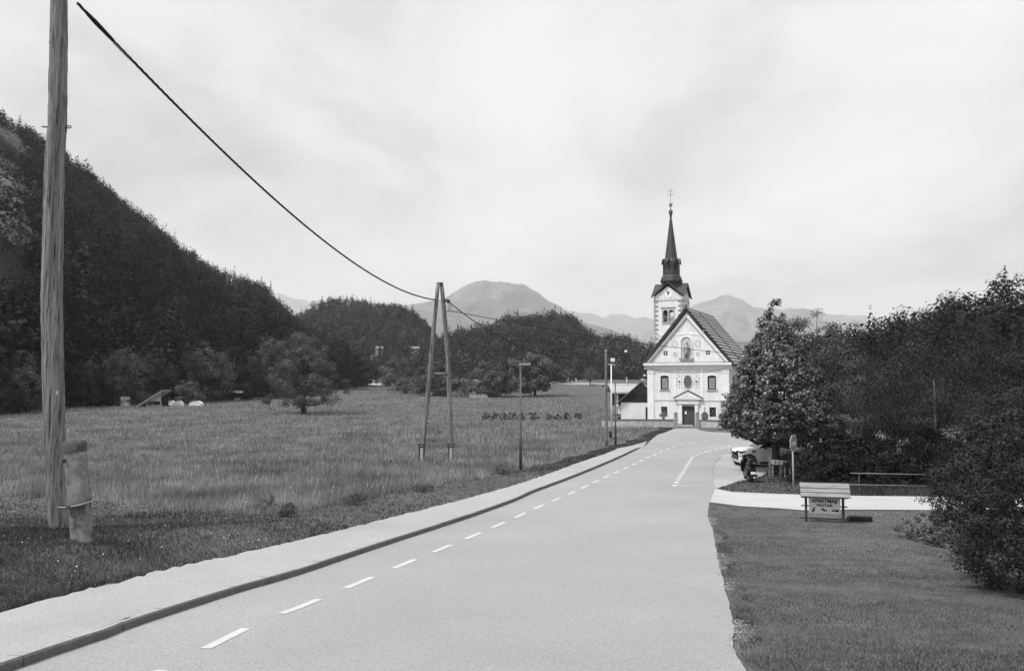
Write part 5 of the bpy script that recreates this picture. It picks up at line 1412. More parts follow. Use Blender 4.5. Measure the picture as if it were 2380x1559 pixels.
AF = G(1012, 1071); AY = AF.y
def a_pole():
    t = empty('a_frame_pole', AF, 0, 'two-legged wooden A-frame utility pole standing in the meadow', 'utility pole')
    k = F / AY; rng = random.Random(6)
    legs = ([(980.5, 1068), (984, 1030), (989, 975), (996, 900), (1000, 862), (1005, 800), (1007, 775), (1012, 722), (1018.5, 658)], [(1048, 1070), (1047, 1030), (1046.5, 970), (1044, 900), (1042, 850), (1037.5, 785), (1034, 745), (1031, 710), (1026, 658)])
    for i, lg in enumerate(legs):
        pts = [at(u, v, AY + (0.05 if i else -0.05)) - AF for u, v in lg]
        pp = []; rr = []
        for j in range(len(pts) - 1):
            for f in (0, .5):
                pp.append(pts[j].lerp(pts[j + 1], f)); rr.append((0.15 - 0.035 * (j + f) / len(pts)) * rng.uniform(.97, 1.03))
        pp.append(pts[-1]); rr.append(0.105)
        mb = MB(); mb.tube(pp, rr, 14, True, True, .02, rng); mb.build('leg', m_wood, t)
        b = pts[0]
        mb = MB(); mb.bbox(b.x - .06, b.x + .10, b.y - .30, b.y - .14, -0.4, 1.0, .02); cs = mb.build('concrete_stub', m_quoin, t)
        mb = MB(); mb.bbox(b.x - .20, b.x + .22, b.y - .32, b.y + .18, 0.95, 1.06, .015); mb.build('clamp', m_steeldk, cs)
        mb = MB(); mb.bbox(b.x - .20, b.x + .20, b.y - .30, b.y + .17, 0.78, 0.90, .015); mb.build('clamp', m_steeldk, cs)
        mb = MB(); mb.bbox(b.x - .17, b.x - .065, b.y - .28, b.y - .13, -0.3, 0.95, .01); mb.build('iron_flange', m_steeldk, cs)
    a = at(1001, 868, AY) - AF; b = at(1043, 869, AY) - AF
    mb = MB(); mb.tube([a, b], .085, 10); mb.build('crossbar', m_wood, t)
    c = at(1022.3, 657, AY) - AF
    mb = MB(); mb.bbox(c.x - .2, c.x + .2, c.y - .14, c.y + .14, c.z - .02, c.z + .015, .005); mb.build('top_plate', m_steel, t)
    for u, v in ((1014, 673), (1031, 672), (1013, 690), (1031, 684)):
        p = at(u, v, AY - .12) - AF; mb = MB(); mb.tube([p + Vector((-.06, 0, 0)), p + Vector((.06, 0, 0))], .018, 6); mb.build('bolt', m_steeldk, t)
    # bracket, insulator loops
    p = at(1038, 698, AY - .15) - AF
    mb = MB(); mb.bbox(p.x - .16, p.x + .14, p.y - .06, p.y + .06, p.z - .05, p.z + .06, .02); br = mb.build('bracket', m_black, t)
    for dx, s in ((-.12, 1), (.06, 1.1), (.16, .9)):
        mb = MB(); mb.lathe([(.02, -.10), (.07, -.06), (.06, -.02), (.075, .02), (.03, .08)], 10, (p.x + dx, p.y - .05, p.z - .06 + .1 * (s - 1))); mb.build('insulator', m_black, br)
    q = at(1044, 722, AY - .15) - AF
    for dx in (.02, .14):
        mb = MB(); pts = [p + Vector((dx, 0, -.05)), p + Vector((dx + .14, -.02, -.32)), p + Vector((dx + .10, 0, -.55)), q]; mb.tube(pts, .016, 6); mb.build('jumper_wire', m_cable, br)
    mb = MB(); mb.tube([q + Vector((-.18, 0, -.06)), q, q + Vector((.05, 0, .02))], .03, 6); mb.build('dead_end_clamp', m_steeldk, br)
a_pole()

WP = G(1409.5, 1036)
def wires():
    A3 = Vector((POLE.x + 0.02, PY, 0)); B3 = at(1012, 697, AY - .12)
    # near span: plan line pole -> A-frame; heights read at several columns
    obs = [(172, 0), (210, 40), (320, 152), (420, 257), (520, 351), (620, 446), (700, 518), (780, 581), (850, 629), (920, 667), (980, 690), (1012, 697)]
    P = []
    d = Vector((B3.x - A3.x, B3.y - A3.y, 0))
    for u, v in obs:
        x, y1, z1 = ray(u, v)
        # A3 + s d = t (x, y1)
        s = (x * A3.y - y1 * A3.x) / (d.x * y1 - d.y * x) if abs(d.x * y1 - d.y * x) > 1e-9 else 0
        X = A3.x + s * d.x; Y = A3.y + s * d.y; t = Y / y1
        P.append((s, EYE + z1 * t))
    s_ = np.array([p[0] for p in P]); z_ = np.array([p[1] for p in P])
    co = np.polyfit(s_, z_, 3)
    ss = np.linspace(0, 1, 90)
    pts = [Vector((A3.x + s * d.x, A3.y + s * d.y, np.polyval(co, s))) for s in ss]
    t = empty('overhead_cable', (A3.x, A3.y, 0), 0, 'thick twisted black cable from the foreground pole to the A-frame', 'cable')
    pl = [p - Vector((A3.x, A3.y, 0)) for p in pts]
    for k in range(3):
        tw = []
        for i, p in enumerate(np.linspace(0, 1, 400)):
            q = pl[min(int(p * 89), 88)].lerp(pl[min(int(p * 89) + 1, 89)], p * 89 - int(p * 89))
            a = p * 260 + k * 2.094
            tw.append(q + Vector((0.018 * math.cos(a), 0, 0.018 * math.sin(a))))
        mb = MB(); mb.tube(tw, 0.023, 5); mb.build('strand', m_cable, t)
    i = 2
    mb = MB(); mb.tube([pl[1], pl[2], pl[4]], [.045, .06, .045], 8); mb.build('cable_sleeve', m_cable, t)
    mb = MB(); mb.tube([pl[4] + Vector((0, 0, -.05)), pl[6] + Vector((0, 0, -.04))], .02, 6); mb.build('cable_tie', m_steel, t)
    # spans beyond the A-frame
    def span(label, P0, P1, sag, r, n=40):
        o = Vector((P0.x, P0.y, 0))
        pts = [P0.lerp(P1, f) - Vector((0, 0, 4 * sag * f * (1 - f))) - o for f in np.linspace(0, 1, n)]
        mb = MB(); mb.tube(pts, r, 6)
        ob = mb.build('overhead_cable', m_cable, None, o)
        tag(ob, label, 'cable')
    W0 = at(1409.5, 818, WP.y)
    span('black cable sagging from the A-frame down to the far wooden pole', at(1040, 699, AY - .12), W0, 1.55, 0.028)
    E = at(1760, 826, 74)
    span('thin cable from the A-frame across the church gable', at(1046, 722, AY - .12), E, 0.35, 0.022)
    span('thin cable sagging across the church front from the wooden pole', W0, at(1790, 806, 72), 1.95, 0.016)
wires()

def street_lamp(label, u, vb, vt, Yoff=0, arm=0.55, r=0.055):
    p = G(u, vb); h = at(u, vt, p.y).z - p.z
    t = empty('street_lamp', p, 0, label, 'street lamp', 'street lamps along the footway')
    mb = MB(); mb.lathe([(r * 1.45, -.2), (r * 1.45, h * .30), (r * 1.4, h * .305), (r * 1.05, h * .315), (r * .75, h)], 12, (0, 0, 0)); mb.build('post', m_steeldk, t)
    mb = MB(); mb.lathe([(r * 2.2, 0), (r * 2.2, .04), (r * 1.5, .06)], 12, (0, 0, 0)); mb.build('base_plate', m_steeldk, t)
    mb = MB(); mb.bbox(-.10, arm - .02, -.11, .11, h - .02, h + .055, .022); hd = mb.build('lamp_head', m_steel, t)
    mb = MB(); mb.bbox(.05, arm - .06, -.085, .085, h - .035, h - .021, .004); mb.build('lens', m_white, hd)
    mb = MB(); mb.lathe([(r * .95, h - .16), (r * .95, h + .01), (r * .3, h + .02)], 10, (0, 0, 0)); mb.build('collar', m_steel, hd)
street_lamp('nearest slim street lamp standing in the meadow edge', 1210, 1094, 847)
street_lamp('slim street lamp beside the bin near the churchyard wall', S(1503), S(1086.5), S(931), arm=.62)
def wood_pole():
    p = WP; h = at(1409.5, 812, p.y).z - p.z
    t = empty('utility_pole', p, 0, 'thin wooden utility pole with a floodlight near the church', 'utility pole')
    rng = random.Random(3)
    mb = MB(); mb.tube([(rng.uniform(-.015, .015), 0, z) for z in np.linspace(-.2, h, 12)], list(np.linspace(.125, .085, 12)), 12, True, True, .02, rng); mb.build('shaft', m_wood, t)
    mb = MB(); mb.bbox(-.02, .16, -.1, .1, h - .06, h + .10, .02, Matrix.Rotation(.2, 4, 'Y')); mb.build('camera_box', m_white, t)
    z = at(1419, 837, p.y).z - p.z
    mb = MB(); mb.tube([(.08, 0, z), (.38, -.05, z + .03)], .03, 6); ar = mb.build('floodlight_arm', m_steeldk, t)
    mb = MB(); mb.bbox(.36, .66, -.16, .10, z - .12, z + .14, .02); mb.build('floodlight', m_white, ar)
    # white mast behind the wall
    q = at(S(1493), S(1020), 79); z0 = Hs(q.x, 79); h2 = at(S(1493), S(890), 79).z - z0
    t = empty('white_mast', (q.x, 79, z0), 0, 'thin white mast with a T-shaped top beside the wooden pole', 'mast')
    mb = MB(); mb.lathe([(.075, -.2), (.07, h2 * .5), (.05, h2)], 10, (0, 0, 0)); mb.build('tube', m_white, t)
    mb = MB(); mb.bbox(-.34, .34, -.05, .05, h2, h2 + .05, .01); mb.build('crossarm', m_white, t)
    q = at(S(1569), S(926), 100); z0 = Hs(q.x, 100); h2 = q.z - z0
    t = empty('white_mast', (q.x, 100, z0), 0, 'short white mast with a T top rising behind the outbuilding roof', 'mast')
    mb = MB(); mb.lathe([(.07, 0), (.06, h2)], 10, (0, 0, 0)); mb.build('tube', m_white, t)
    mb = MB(); mb.bbox(-.3, .3, -.05, .05, h2, h2 + .06, .01); mb.build('crossarm', m_white, t)
    mb = MB(); mb.bbox(.1, .42, -.12, .12, h2 + .42, h2 + .6, .02); mb.build('floodlight', m_white, t)
    mb = MB(); mb.tube([(0, 0, h2), (.2, 0, h2 + .45)], .025, 6); mb.build('floodlight_arm', m_steeldk, t)
    g = G(S(1488), S(1085))
    t = empty('litter_bin', g, 0, 'small dark litter bin on a thin post at the footway', 'bin')
    mb = MB(); mb.lathe([(.10, .55), (.16, 1.02), (.15, 1.05), (.02, 1.05)], 12, (.05, -.1, 0)); mb.build('basket', m_steeldk, t)
    for dx in (-.06, .12):
        mb = MB(); mb.tube([(dx, 0.06, -.1), (dx, 0.06, 1.05)], .022, 6); mb.build('post', m_steel, t)
wood_pole()

# ------------------------------------------------------------------ signs, railing, fence
def stop_sign():
    p = G(1846, 1146); top = at(1847, 1011, p.y).z - p.z
    t = empty('stop_sign', p, math.radians(49), 'octagonal stop sign seen almost edge-on on a steel post', 'sign')
    mb = MB(); mb.tube([(0, .03, -.2), (0, .03, top - .05)], .034, 10); mb.build('post', m_steel, t)
    c = top - .34
    R = .36; o8 = math.pi / 8
    oc = lambda r: [(r * math.cos(o8 + k * math.pi / 4), c + r * math.sin(o8 + k * math.pi / 4)) for k in range(8)]
    mb = MB(); mb.prism(oc(R), -.012, -.004); pl = mb.build('plate', m_white, t)
    mb = MB(); mb.prism(oc(R * .93), -.016, -.0125); mb.build('face', m_stopred, pl)
    mb = MB(); mb.prism(oc(R), -.0035, 0.0); mb.build('plate_back', m_steel, pl)
    mb = MB(); mb.ring(oc(R * 1.02), oc(R * .97), -.02, .012); mb.build('rim', m_steel, pl)
    letters(pl, 'STOP', .20, (0, -.0185, c - .07), m_white, 'lettering')
def letters(parent, txt, size, loc, mat, name, rot=(math.pi / 2, 0, 0), ext=.0015, sx=1.0, bold=0.0):
    cu = bpy.data.curves.new(name, 'FONT'); cu.body = txt; cu.size = size; cu.align_x = 'CENTER'; cu.extrude = ext; cu.offset = bold
    o = bpy.data.objects.new('tmp', cu); COL.objects.link(o)
    dg = bpy.context.evaluated_depsgraph_get(); dg.update()
    me = bpy.data.meshes.new_from_object(o.evaluated_get(dg))
    bpy.data.objects.remove(o)
    me.materials.clear(); me.materials.append(mat)
    ob = link(name, me, parent, loc); ob.rotation_euler = rot; ob.scale = (sx, 1, 1)
    return ob
stop_sign()
def board():
    p = G(1917, 1213)
    t = empty('signboard', p, math.radians(-13), 'small roofed wooden signboard for apartments on the lawn', 'sign')
    for x in (-.54, .54):
        mb = MB(); mb.bbox(x - .035, x + .035, -.035, .035, -.2, .92, .006); mb.build('post', m_wooddk, t)
    for z, w in ((.74, .68), (.48, .68), (.10, .72)):
        mb = MB(); mb.bbox(-w, w, .036, .06, z - .018, z + .018, .004); mb.build('rail', m_wooddk, t)
    for s in (-1, 1):
        for k in range(3):
            z0 = .80 + k * .125; y0 = s * (.26 - k * .085)
            q = [(y0 + s * .03, z0 - .01), (y0 - s * .088, z0 + .135), (y0 - s * .083, z0 + .15), (y0 + s * .045, z0 + .02)]
            mb = MB(); mb.prism(q, -.72, .72, 'yz'); mb.build('roof_plank', m_wood2, t)
    for x in (-.70, .68):
        mb = MB(); mb.prism([(-.22, .80), (.22, .80), (0, 1.16)], x, x + .02, 'yz'); mb.build('gable_board', m_wooddk, t)
    mb = MB(); mb.bbox(-.46, .46, -.03, -.012, .27, .74, .004); bd = mb.build('board', m_sign, t)
    letters(bd, 'APARTMAJI', .15, (0, -.034, .60), m_text, 'lettering', sx=1.0, bold=.004)
    letters(bd, 'PINTAR', .12, (0, -.034, .475), m_text, 'lettering', sx=1.15, bold=.003)
    # arrow
    mb = MB(); mb.prism([(.20, .345), (.34, .345), (.34, .31), (.43, .365), (.34, .42), (.34, .385), (.20, .385)], -.036, -.031); mb.build('arrow', m_text, bd)
    # small pictograms: a slanting figure and a fish-like mark
    mb = MB(); mb.prism([(-.40, .30), (-.35, .36), (-.39, .41), (-.33, .40), (-.30, .47), (-.27, .45), (-.31, .37), (-.26, .34), (-.31, .34), (-.34, .30)], -.036, -.031); mb.build('pictogram', m_text, bd)
    mb = MB(); mb.prism([(-.12, .42), (-.06, .43), (.02, .38), (.07, .39), (.06, .345), (-.01, .34), (-.09, .385)], -.036, -.031); mb.build('pictogram', m_text, bd)
    g = G(1998, 1211)
    t = empty('timber_beam', g, math.radians(-4), 'short dark timber beam lying in grass beside the signboard', 'beam')
    mb = MB(); mb.bbox(-.36, .36, -.12, .12, -.03, .15, .02); mb.build('beam', m_black, t)
    mb = MB(); mb.bbox(-.33, .33, -.11, .11, .151, .165, .005); mb.build('beam_cap', m_wooddk, t)
board()
def railing():
    y = 33.6
    a = at(1976, 1099, y); 
    t = empty('railing', (a.x, y, Hs(a.x, y)), 0, 'thin steel tube railing along the side road bridge', 'railing')
    z0 = Hs(a.x, y)
    zt = a.z - z0; zl = at(1940, 1125, y).z - z0
    mb = MB(); mb.tube([(0, 0, zt), (3.6, 0, zt - .07)], .012, 8); mb.build('rail', m_steel, t)
    mb = MB(); mb.tube([(-.65, 0, zl), (3.4, 0, zl - .07)], .012, 8); mb.build('rail', m_steel, t)
    for x in (.38, 3.4):
        mb = MB(); mb.tube([(x, .03, -.6), (x, .03, zt - .01)], .016, 8); mb.build('post', m_steeldk, t)
railing()
def plank_fence():
    p = G(1795, 1108); q = G(1850, 1122)
    L = 1.75
    t = empty('plank_fence', p, math.radians(-62), 'short rough plank fence at the edge of the gravel', 'fence')
    for z0, z1 in ((.62, .86),):
        mb = MB(); mb.bbox(-.1, L, -.03, .02, z0, z1, .01); mb.build('rail_plank', m_wood, t)
    for k, x in enumerate((.0, .5, .78, 1.1, 1.42, 1.66)):
        mb = MB(); mb.bbox(x - .06, x + .07, .021, .06, -.2, .8 - .05 * (k % 2), .01); mb.build('upright_plank', m_wood, t)
    mb = MB(); mb.bbox(-.2, -.06, -.06, .08, -.2, .95, .02); mb.build('post', m_wood, t)
plank_fence()

# ------------------------------------------------------------------ vehicles
def car_body(t, paint, L=4.1, wid=1.76, detail=True):
    """front towards -x; loft of cross sections"""
    h = wid / 2
    st = [(-2.0, .40, .80, .82, .66), (-1.95, .24, .88, .90, .80), (-1.75, .20, .96, .98, .86), (-1.3, .19, 1.00, 1.02, .88), (-.85, .19, 1.02, 1.06, .88), (-.35, .19, 1.03, 1.10, .88), (.3, .19, 1.04, 1.10, .88), (1.0, .19, 1.05, 1.10, .88), (1.55, .20, 1.06, 1.10, .87), (1.95, .28, 1.05, 1.08, .80), (2.05, .42, .98, 1.0, .70)]
    vs = []; n = 10
    for x, zb, zs, zt, hw in st:
        hw = hw * h / .88
        sec = [(-hw * .9, zb), (-hw, zb + .16), (-hw * 1.0, .62), (-hw * .985, zs - .04), (-hw * .9, zt)]
        sec = sec + [(-y, z) for y, z in reversed(sec)]
        vs += [(x, y, z) for y, z in sec]
    m = len(st)
    fs = [(i * n + k, i * n + k + 1, (i + 1) * n + k + 1, (i + 1) * n + k) for i in range(m - 1) for k in range(n - 1)]
    fs += [(i * n + n - 1, i * n, (i + 1) * n, (i + 1) * n + n - 1) for i in range(m - 1)]
    fs += [tuple(range(n)), tuple(reversed(range((m - 1) * n, m * n)))]
    mb = MB(); mb.add(vs, fs, True); bo = mb.build('body', paint, t)
    # cabin
    cab = [(-.95, 1.07, .78, .0), (-.25, 1.52, .66, 0), (.9, 1.58, .66, 0), (1.55, 1.50, .64, 0), (1.95, 1.07, .76, 0)]
    vs = []
    for x, z, hw, _ in cab:
        hw = hw * h / .88
        vs += [(x, -hw, z), (x, hw, z)]
    base = [(-.95, -.79 * h / .88, 1.03), (-.95, .79 * h / .88, 1.03), (1.95, -.78 * h / .88, 1.03), (1.95, .78 * h / .88, 1.03)]
    vs += base
    fs = [(2 * i, 2 * i + 1, 2 * i + 3, 2 * i + 2) for i in range(4)]
    fs += [(10, 0, 2, 4, 6, 8, 12), (13, 9, 7, 5, 3, 1, 11)]
    mb = MB(); mb.add(vs, fs); mb.build('cabin', m_glass, t)
    k = h / .88
    mb = MB(); mb.add([(-.3, -.67 * k, 1.53), (-.3, .67 * k, 1.53), (.9, -.675 * k, 1.605), (.9, .675 * k, 1.605), (1.6, -.65 * k, 1.52), (1.6, .65 * k, 1.52), (-.3, -.67 * k, 1.50), (-.3, .67 * k, 1.50), (.9, -.675 * k, 1.57), (.9, .675 * k, 1.57), (1.6, -.65 * k, 1.49), (1.6, .65 * k, 1.49)], [(0, 1, 3, 2), (2, 3, 5, 4), (6, 0, 2, 8), (8, 2, 4, 10), (1, 7, 9, 3), (3, 9, 11, 5), (6, 7, 1, 0), (4, 5, 11, 10)]); mb.build('roof', paint, t)
    for s in (-1, 1):
        for a, b in (((-.92, 1.05), (-.28, 1.53)), ((.45, 1.06), (.5, 1.57)), ((1.5, 1.06), (1.52, 1.51)), ((1.92, 1.05), (1.56, 1.5))):
            mb = MB(); mb.tube([(a[0], s * .79 * k, a[1]), (b[0], s * .672 * k, b[1])], .035, 6); mb.build('window_pillar', paint, t)
    return bo
def wheel(t, x, y, s, r=.325, w=.2, detail=True):
    mb = MB(); mb.lathe([(.0001, -w / 2 + .06), (r * .62, -w / 2 + .05), (r * .66, -w / 2), (r * .93, -w / 2), (r, -w / 2 + .03), (r, w / 2 - .03), (r * .93, w / 2), (r * .66, w / 2), (r * .62, w / 2 - .05), (.0001, w / 2 - .06)], 28, (x, y, r), True, 0, 'y'); wh = mb.build('wheel', m_rubber, t)
    yo = y + s * (w / 2 - .03)
    mb = MB(); mb.lathe([(r * .64, 0.0), (r * .60, s * .012), (r * .56, 0.0)], 28, (x, yo, r), True, 0, 'y'); mb.build('rim', m_alloy, wh)
    mb = MB(); mb.lathe([(r * .6, 0), (r * .6, s * .004)], 20, (x, yo - s * .018, r), False, 0, 'y'); mb.build('brake_disc', m_black, wh)
    if detail:
        for k in range(5):
            for o in (-.2, .2):
                a = 2 * math.pi * k / 5 + o; c_, s_ = math.cos(a), math.sin(a)
                pts = [(.05, -.025), (r * .6, -.03), (r * .6, .03), (.05, .025)]
                V = [(x + p * c_ - q * s_, yo + s * d, r + p * s_ + q * c_) for d in (-.012, .008) for p, q in pts]
                mb = MB(); mb.add(V, [(0, 1, 2, 3), (7, 6, 5, 4), (0, 4, 5, 1), (1, 5, 6, 2), (2, 6, 7, 3), (3, 7, 4, 0)]); mb.build('spoke', m_alloy, wh)
        mb = MB(); mb.lathe([(.06, 0), (.05, s * .015), (.001, s * .018)], 12, (x, yo, r), True, 0, 'y'); mb.build('hub_cap', m_alloy, wh)
def white_car():
    cx = (1822 - 1250) / 1943 * 44.6
    x, y = cx + 1.47, 45.4
    t = empty('parked_car', (x, y, Hs(x, y)), math.radians(1.5), 'white compact car parked under the linden tree', 'car')
    car_body(t, m_carpaint)
    for xx in (-1.45, 1.25):
        for s in (-1, 1):
            mb = MB(); mb.lathe([(.42, 0), (.42, s * .012), (.30, s * .014)], 28, (xx, s * .868, .34), False, 0, 'y'); mb.build('wheel_arch', m_black, t)
            wheel(t, xx, s * .84, s)
    for s in (-1, 1):
        mb = MB(); mb.bbox(-.85, .85, s * .878 - .012, s * .878 + .012, .20, .32, .008); mb.build('sill', m_black, t)
        mb = MB(); mb.bbox(-2.0, -1.62, s * .80 - .06, s * .80 + .045, .80, .90, .03); mb.build('headlight', m_lamp, t)
        mb = MB(); mb.bbox(-.62, -.5, s * .95 - .1, s * .95 + .06, 1.02, 1.16, .03); mb.build('mirror', m_black, t)
        for xx in (-.62, .42, 1.38):
            mb = MB(); mb.box(xx - .006, xx + .006, s * .884 - .003, s * .884 + .003, .36, 1.0); mb.build('door_seam', m_black, t)
        for xx in (.22, 1.15):
            mb = MB(); mb.bbox(xx - .1, xx + .1, s * .895 - .015, s * .895 + .015, .86, .89, .006); mb.build('door_handle', m_carpaint, t)
    mb = MB(); mb.bbox(-2.02, -1.97, -.5, .5, .42, .62, .02); mb.build('grille', m_black, t)
white_car()
def scooter():
    g = G(1745.5, 1120)
    t = empty('scooter', g, math.radians(-4), 'black motor scooter parked on the gravel, seen from behind', 'scooter')
    mb = MB(); mb.lathe([(.16, -.055), (.25, -.055), (.275, -.03), (.275, .03), (.25, .055), (.16, .055)], 22, (0, 0, .275), True, 0, 'x'); w = mb.build('wheel', m_rubber, t)
    mb = MB(); mb.lathe([(.165, -.05), (.165, .05)], 14, (0, 0, .275), True, 0, 'x'); mb.build('rim', m_steeldk, w)
    mb = MB(); mb.lathe([(.16, -.05), (.25, -.05), (.27, -.03), (.27, .03), (.25, .05), (.16, .05)], 22, (.03, 1.3, .27), True, 0, 'x'); mb.build('wheel', m_rubber, t)
    def loft(name, secs, mat):
        n = 12; vs = []
        for y, cx, cz, hw, hh in secs:
            for k in range(n):
                a = 2 * math.pi * k / n; c, s = math.cos(a), math.sin(a)
                vs.append((cx + math.copysign(abs(c) ** .7, c) * hw, y, cz + math.copysign(abs(s) ** .7, s) * hh))
        m = len(secs)
        mb = MB(); mb.add(vs, [(i * n + k, i * n + (k + 1) % n, (i + 1) * n + (k + 1) % n, (i + 1) * n + k) for i in range(m - 1) for k in range(n)] + [tuple(range(n)), tuple(reversed(range((m - 1) * n, m * n)))], True)
        return mb.build(name, mat, t)
    tail = loft('tail_fairing', [(-.36, 0, .66, .10, .06), (-.30, 0, .64, .17, .12), (-.1, 0, .60, .22, .19), (.2, 0, .55, .23, .22), (.5, 0, .45, .20, .18)], m_black)
    loft('seat', [(-.32, 0, .80, .10, .04), (-.2, 0, .82, .16, .07), (.1, 0, .83, .18, .08), (.45, 0, .80, .14, .07)], m_black)
    loft('floorboard', [(.4, 0, .33, .18, .08), (.95, 0, .33, .18, .06)], m_black)
    loft('leg_shield', [(.92, 0, .62, .25, .32), (1.0, 0, .66, .27, .36), (1.1, 0, .70, .22, .34), (1.22, 0, .72, .10, .2)], m_black)
    loft('handlebar_cowl', [(.9, 0, 1.08, .12, .06), (1.0, 0, 1.1, .18, .09), (1.1, 0, 1.08, .12, .08)], m_black)
    loft('top_case', [(-.52, 0, .98, .14, .10), (-.45, 0, .98, .20, .14), (-.2, 0, .98, .21, .15), (-.12, 0, .98, .17, .12)], m_black)
    loft('swing_arm', [(-.1, -.17, .28, .06, .09), (.5, -.17, .33, .07, .11)], m_steeldk)
    loft('exhaust', [(-.3, .19, .32, .055, .06), (.35, .19, .28, .06, .07)], m_steeldk)
    loft('mudguard', [(-.34, 0, .42, .09, .02), (-.2, 0, .55, .10, .03), (0, 0, .58, .09, .03)], m_black)
    mb = MB(); mb.bbox(-.09, .09, -.39, -.38, .40, .52, .004); mb.build('number_plate', m_white, t)
    mb = MB(); mb.bbox(-.12, .12, -.385, -.34, .62, .69, .015); mb.build('tail_light', m_lamp, t)
    for s in (-1, 1):
        mb = MB(); mb.tube([(s * .15, 1.0, 1.1), (s * .36, .95, 1.08)], .018, 7); hb = mb.build('handgrip', m_black, t)
        mb = MB(); mb.tube([(s * .24, 1.0, 1.1), (s * .34, 1.0, 1.3)], .009, 5); mb.build('mirror_stem', m_black, hb)
        mb = MB(); mb.bbox(s * .38 - .07, s * .38 + .07, .99, 1.02, 1.27, 1.37, .012); mb.build('mirror', m_black, hb)
scooter()

# ------------------------------------------------------------------ far field things
def far_things():
    g = G(S(298.5), S(991.5)); 
    t = empty('garden_shed', g, math.radians(-35), 'small white cabin with dark door before the left forest', 'shed')
    mb = MB(); mb.bbox(-1.0, 1.0, -.9, .9, -.2, 1.72, .02); mb.build('wall', m_white, t)
    mb = MB(); mb.bbox(-1.08, 1.08, -.98, .98, 1.722, 1.82, .02); mb.build('roof', m_steeldk, t)
    mb = MB(); mb.bbox(-.45, .35, -.93, -.902, 0, 1.5, .01); mb.build('door', m_dark, t)
    mb = MB(); mb.bbox(.92, 1.012, -.96, -.901, 0, 1.72, .005); mb.build('corner_trim', m_dark, t)
    g = G(S(378), S(993)); k = F * 1.0504 / g.y
    t = empty('lean_to_shed', g, 0, 'open wooden lean-to shed with one long sloping roof', 'shed')
    x0 = (333 - 378) / k; x1 = (394 - 378) / k; zt = (993 - 953) / k
    mb = MB(); mb.prism([(x0, 0.05), (x1 + .2, zt + .1), (x1 + .2, zt - .12), (x0 + .3, -.05)], -.4, 3.2); mb.build('roof', m_wood2, t)
    for i, x in enumerate(np.linspace((357 - 378) / k, x1, 9)):
        if i == 8: continue
        xa, xb = x, x + (x1 - (357 - 378) / k) / 8 - .015
        zz = lambda q: (q - x0) / (x1 - x0) * zt - .15
        mb = MB(); mb.prism([(xa, .95), (xb, .95), (xb, max(.96, zz(xb))), (xa, max(.96, zz(xa)))], -.2, -.15); mb.build('wall_board', m_wood2, t)
    for x in ((359 - 378) / k, x1 - .1):
        mb = MB(); mb.bbox(x - .09, x + .09, -.14, .04, -.2, 1.2, .01); mb.build('post', m_wood2, t)
    mb = MB(); mb.bbox((359 - 378) / k + .1, x1 - .2, -.1, -.02, .12, .28, .01); mb.build('beam', m_wood2, t)
    mb = MB(); mb.box((359 - 378) / k, x1, 2.6, 2.8, -.2, zt * .6); mb.build('back_wall', m_wooddk, t)
    g = G(S(575), S(977)); 
    t = empty('open_shelter', g, math.radians(10), 'small flat-roofed open shelter at the forest edge', 'shelter')
    mb = MB(); mb.add([(-1.5, -1, 1.75), (1.6, -1, 1.75), (1.6, 1, 2.15), (-1.5, 1, 2.15), (-1.5, -1, 1.62), (1.6, -1, 1.62), (1.6, 1, 2.02), (-1.5, 1, 2.02)], [(0, 1, 2, 3), (4, 7, 6, 5), (4, 5, 1, 0), (5, 6, 2, 1), (6, 7, 3, 2), (7, 4, 0, 3)]); mb.build('roof', m_quoin, t)
    for x in (-1.2, 1.3):
        for y in (-.8, .8):
            mb = MB(); mb.bbox(x - .06, x + .06, y - .06, y + .06, -.2, 1.7, .01); mb.build('post', m_wooddk, t)
    mb = MB(); mb.bbox(-1.1, 1.2, .6, .7, 0, 1.5, .02); mb.build('back_panel', m_wooddk, t)
    mb = MB(); mb.bbox(-.3, 1.0, -.6, -.1, 0, .55, .05); mb.build('bench', m_quoin, t)
    # low white arched covers half hidden by the grass
    spots = [(S(400), S(990), 'low white arched cover right behind the lean-to shed', 1.9), (S(417), S(990), 'middle low white arched cover right of the lean-to', 1.7), (S(436), S(990.5), 'low white arched cover left of the round shrub', 1.5), (S(479), S(990.5), 'low white arched cover right of the round shrub', 2.1), (S(1155), S(971), 'pale covered heap under the wide bushy tree', 1.8), (S(1178), S(971), 'larger pale covered heap under the wide bushy tree', 2.4)]
    for i, (u, v, lab, w) in enumerate(spots):
        g = G(u, v)
        t = empty('row_cover', g, 0.1 * (i % 3), lab, 'cover', 'low covers at the far meadow edge')
        pr = [(w * .5 * math.cos(a), .85 * math.sin(a) ** .7) for a in np.linspace(0, math.pi, 12)]
        mb = MB(); vs = [(x * 1.05, y, z) for y in (-.6, .6) for x, z in pr]; n = len(pr)
        mb.add(vs, [(k, k + 1, n + k + 1, n + k) for k in range(n - 1)] + [tuple(reversed(range(n))), tuple(range(n, 2 * n))], False); mb.build('sheet', m_white if u < 600 else m_quoin, t)
        for y in (-.62, .62):
            mb = MB(); mb.tube([(x * 1.07, y, z * 1.02) for x, z in pr], .03, 5); mb.build('hoop', m_steel, t)
    # log pile, white sheet
    g = G(S(625), S(974)); mb = MB(); P = []
    rng = np.random.default_rng(3)
    A, B = np.meshgrid(np.linspace(-1.6, 1.6, 14), np.linspace(-.8, .8, 8), indexing='ij')
    Z = .28 + .28 * np.sin(2.2 * A + 1) * np.cos(2 * B) + .1 * rng.normal(size=A.shape); Z[0] = Z[-1] = -.1; Z[:, 0] = Z[:, -1] = -.1
    o = grid_mesh('tarpaulin', np.stack([A, B, Z], -1), m_white, None, False); o.location = g
    tag(o, 'crumpled white sheet lying on grass near the lone tree', 'tarpaulin')
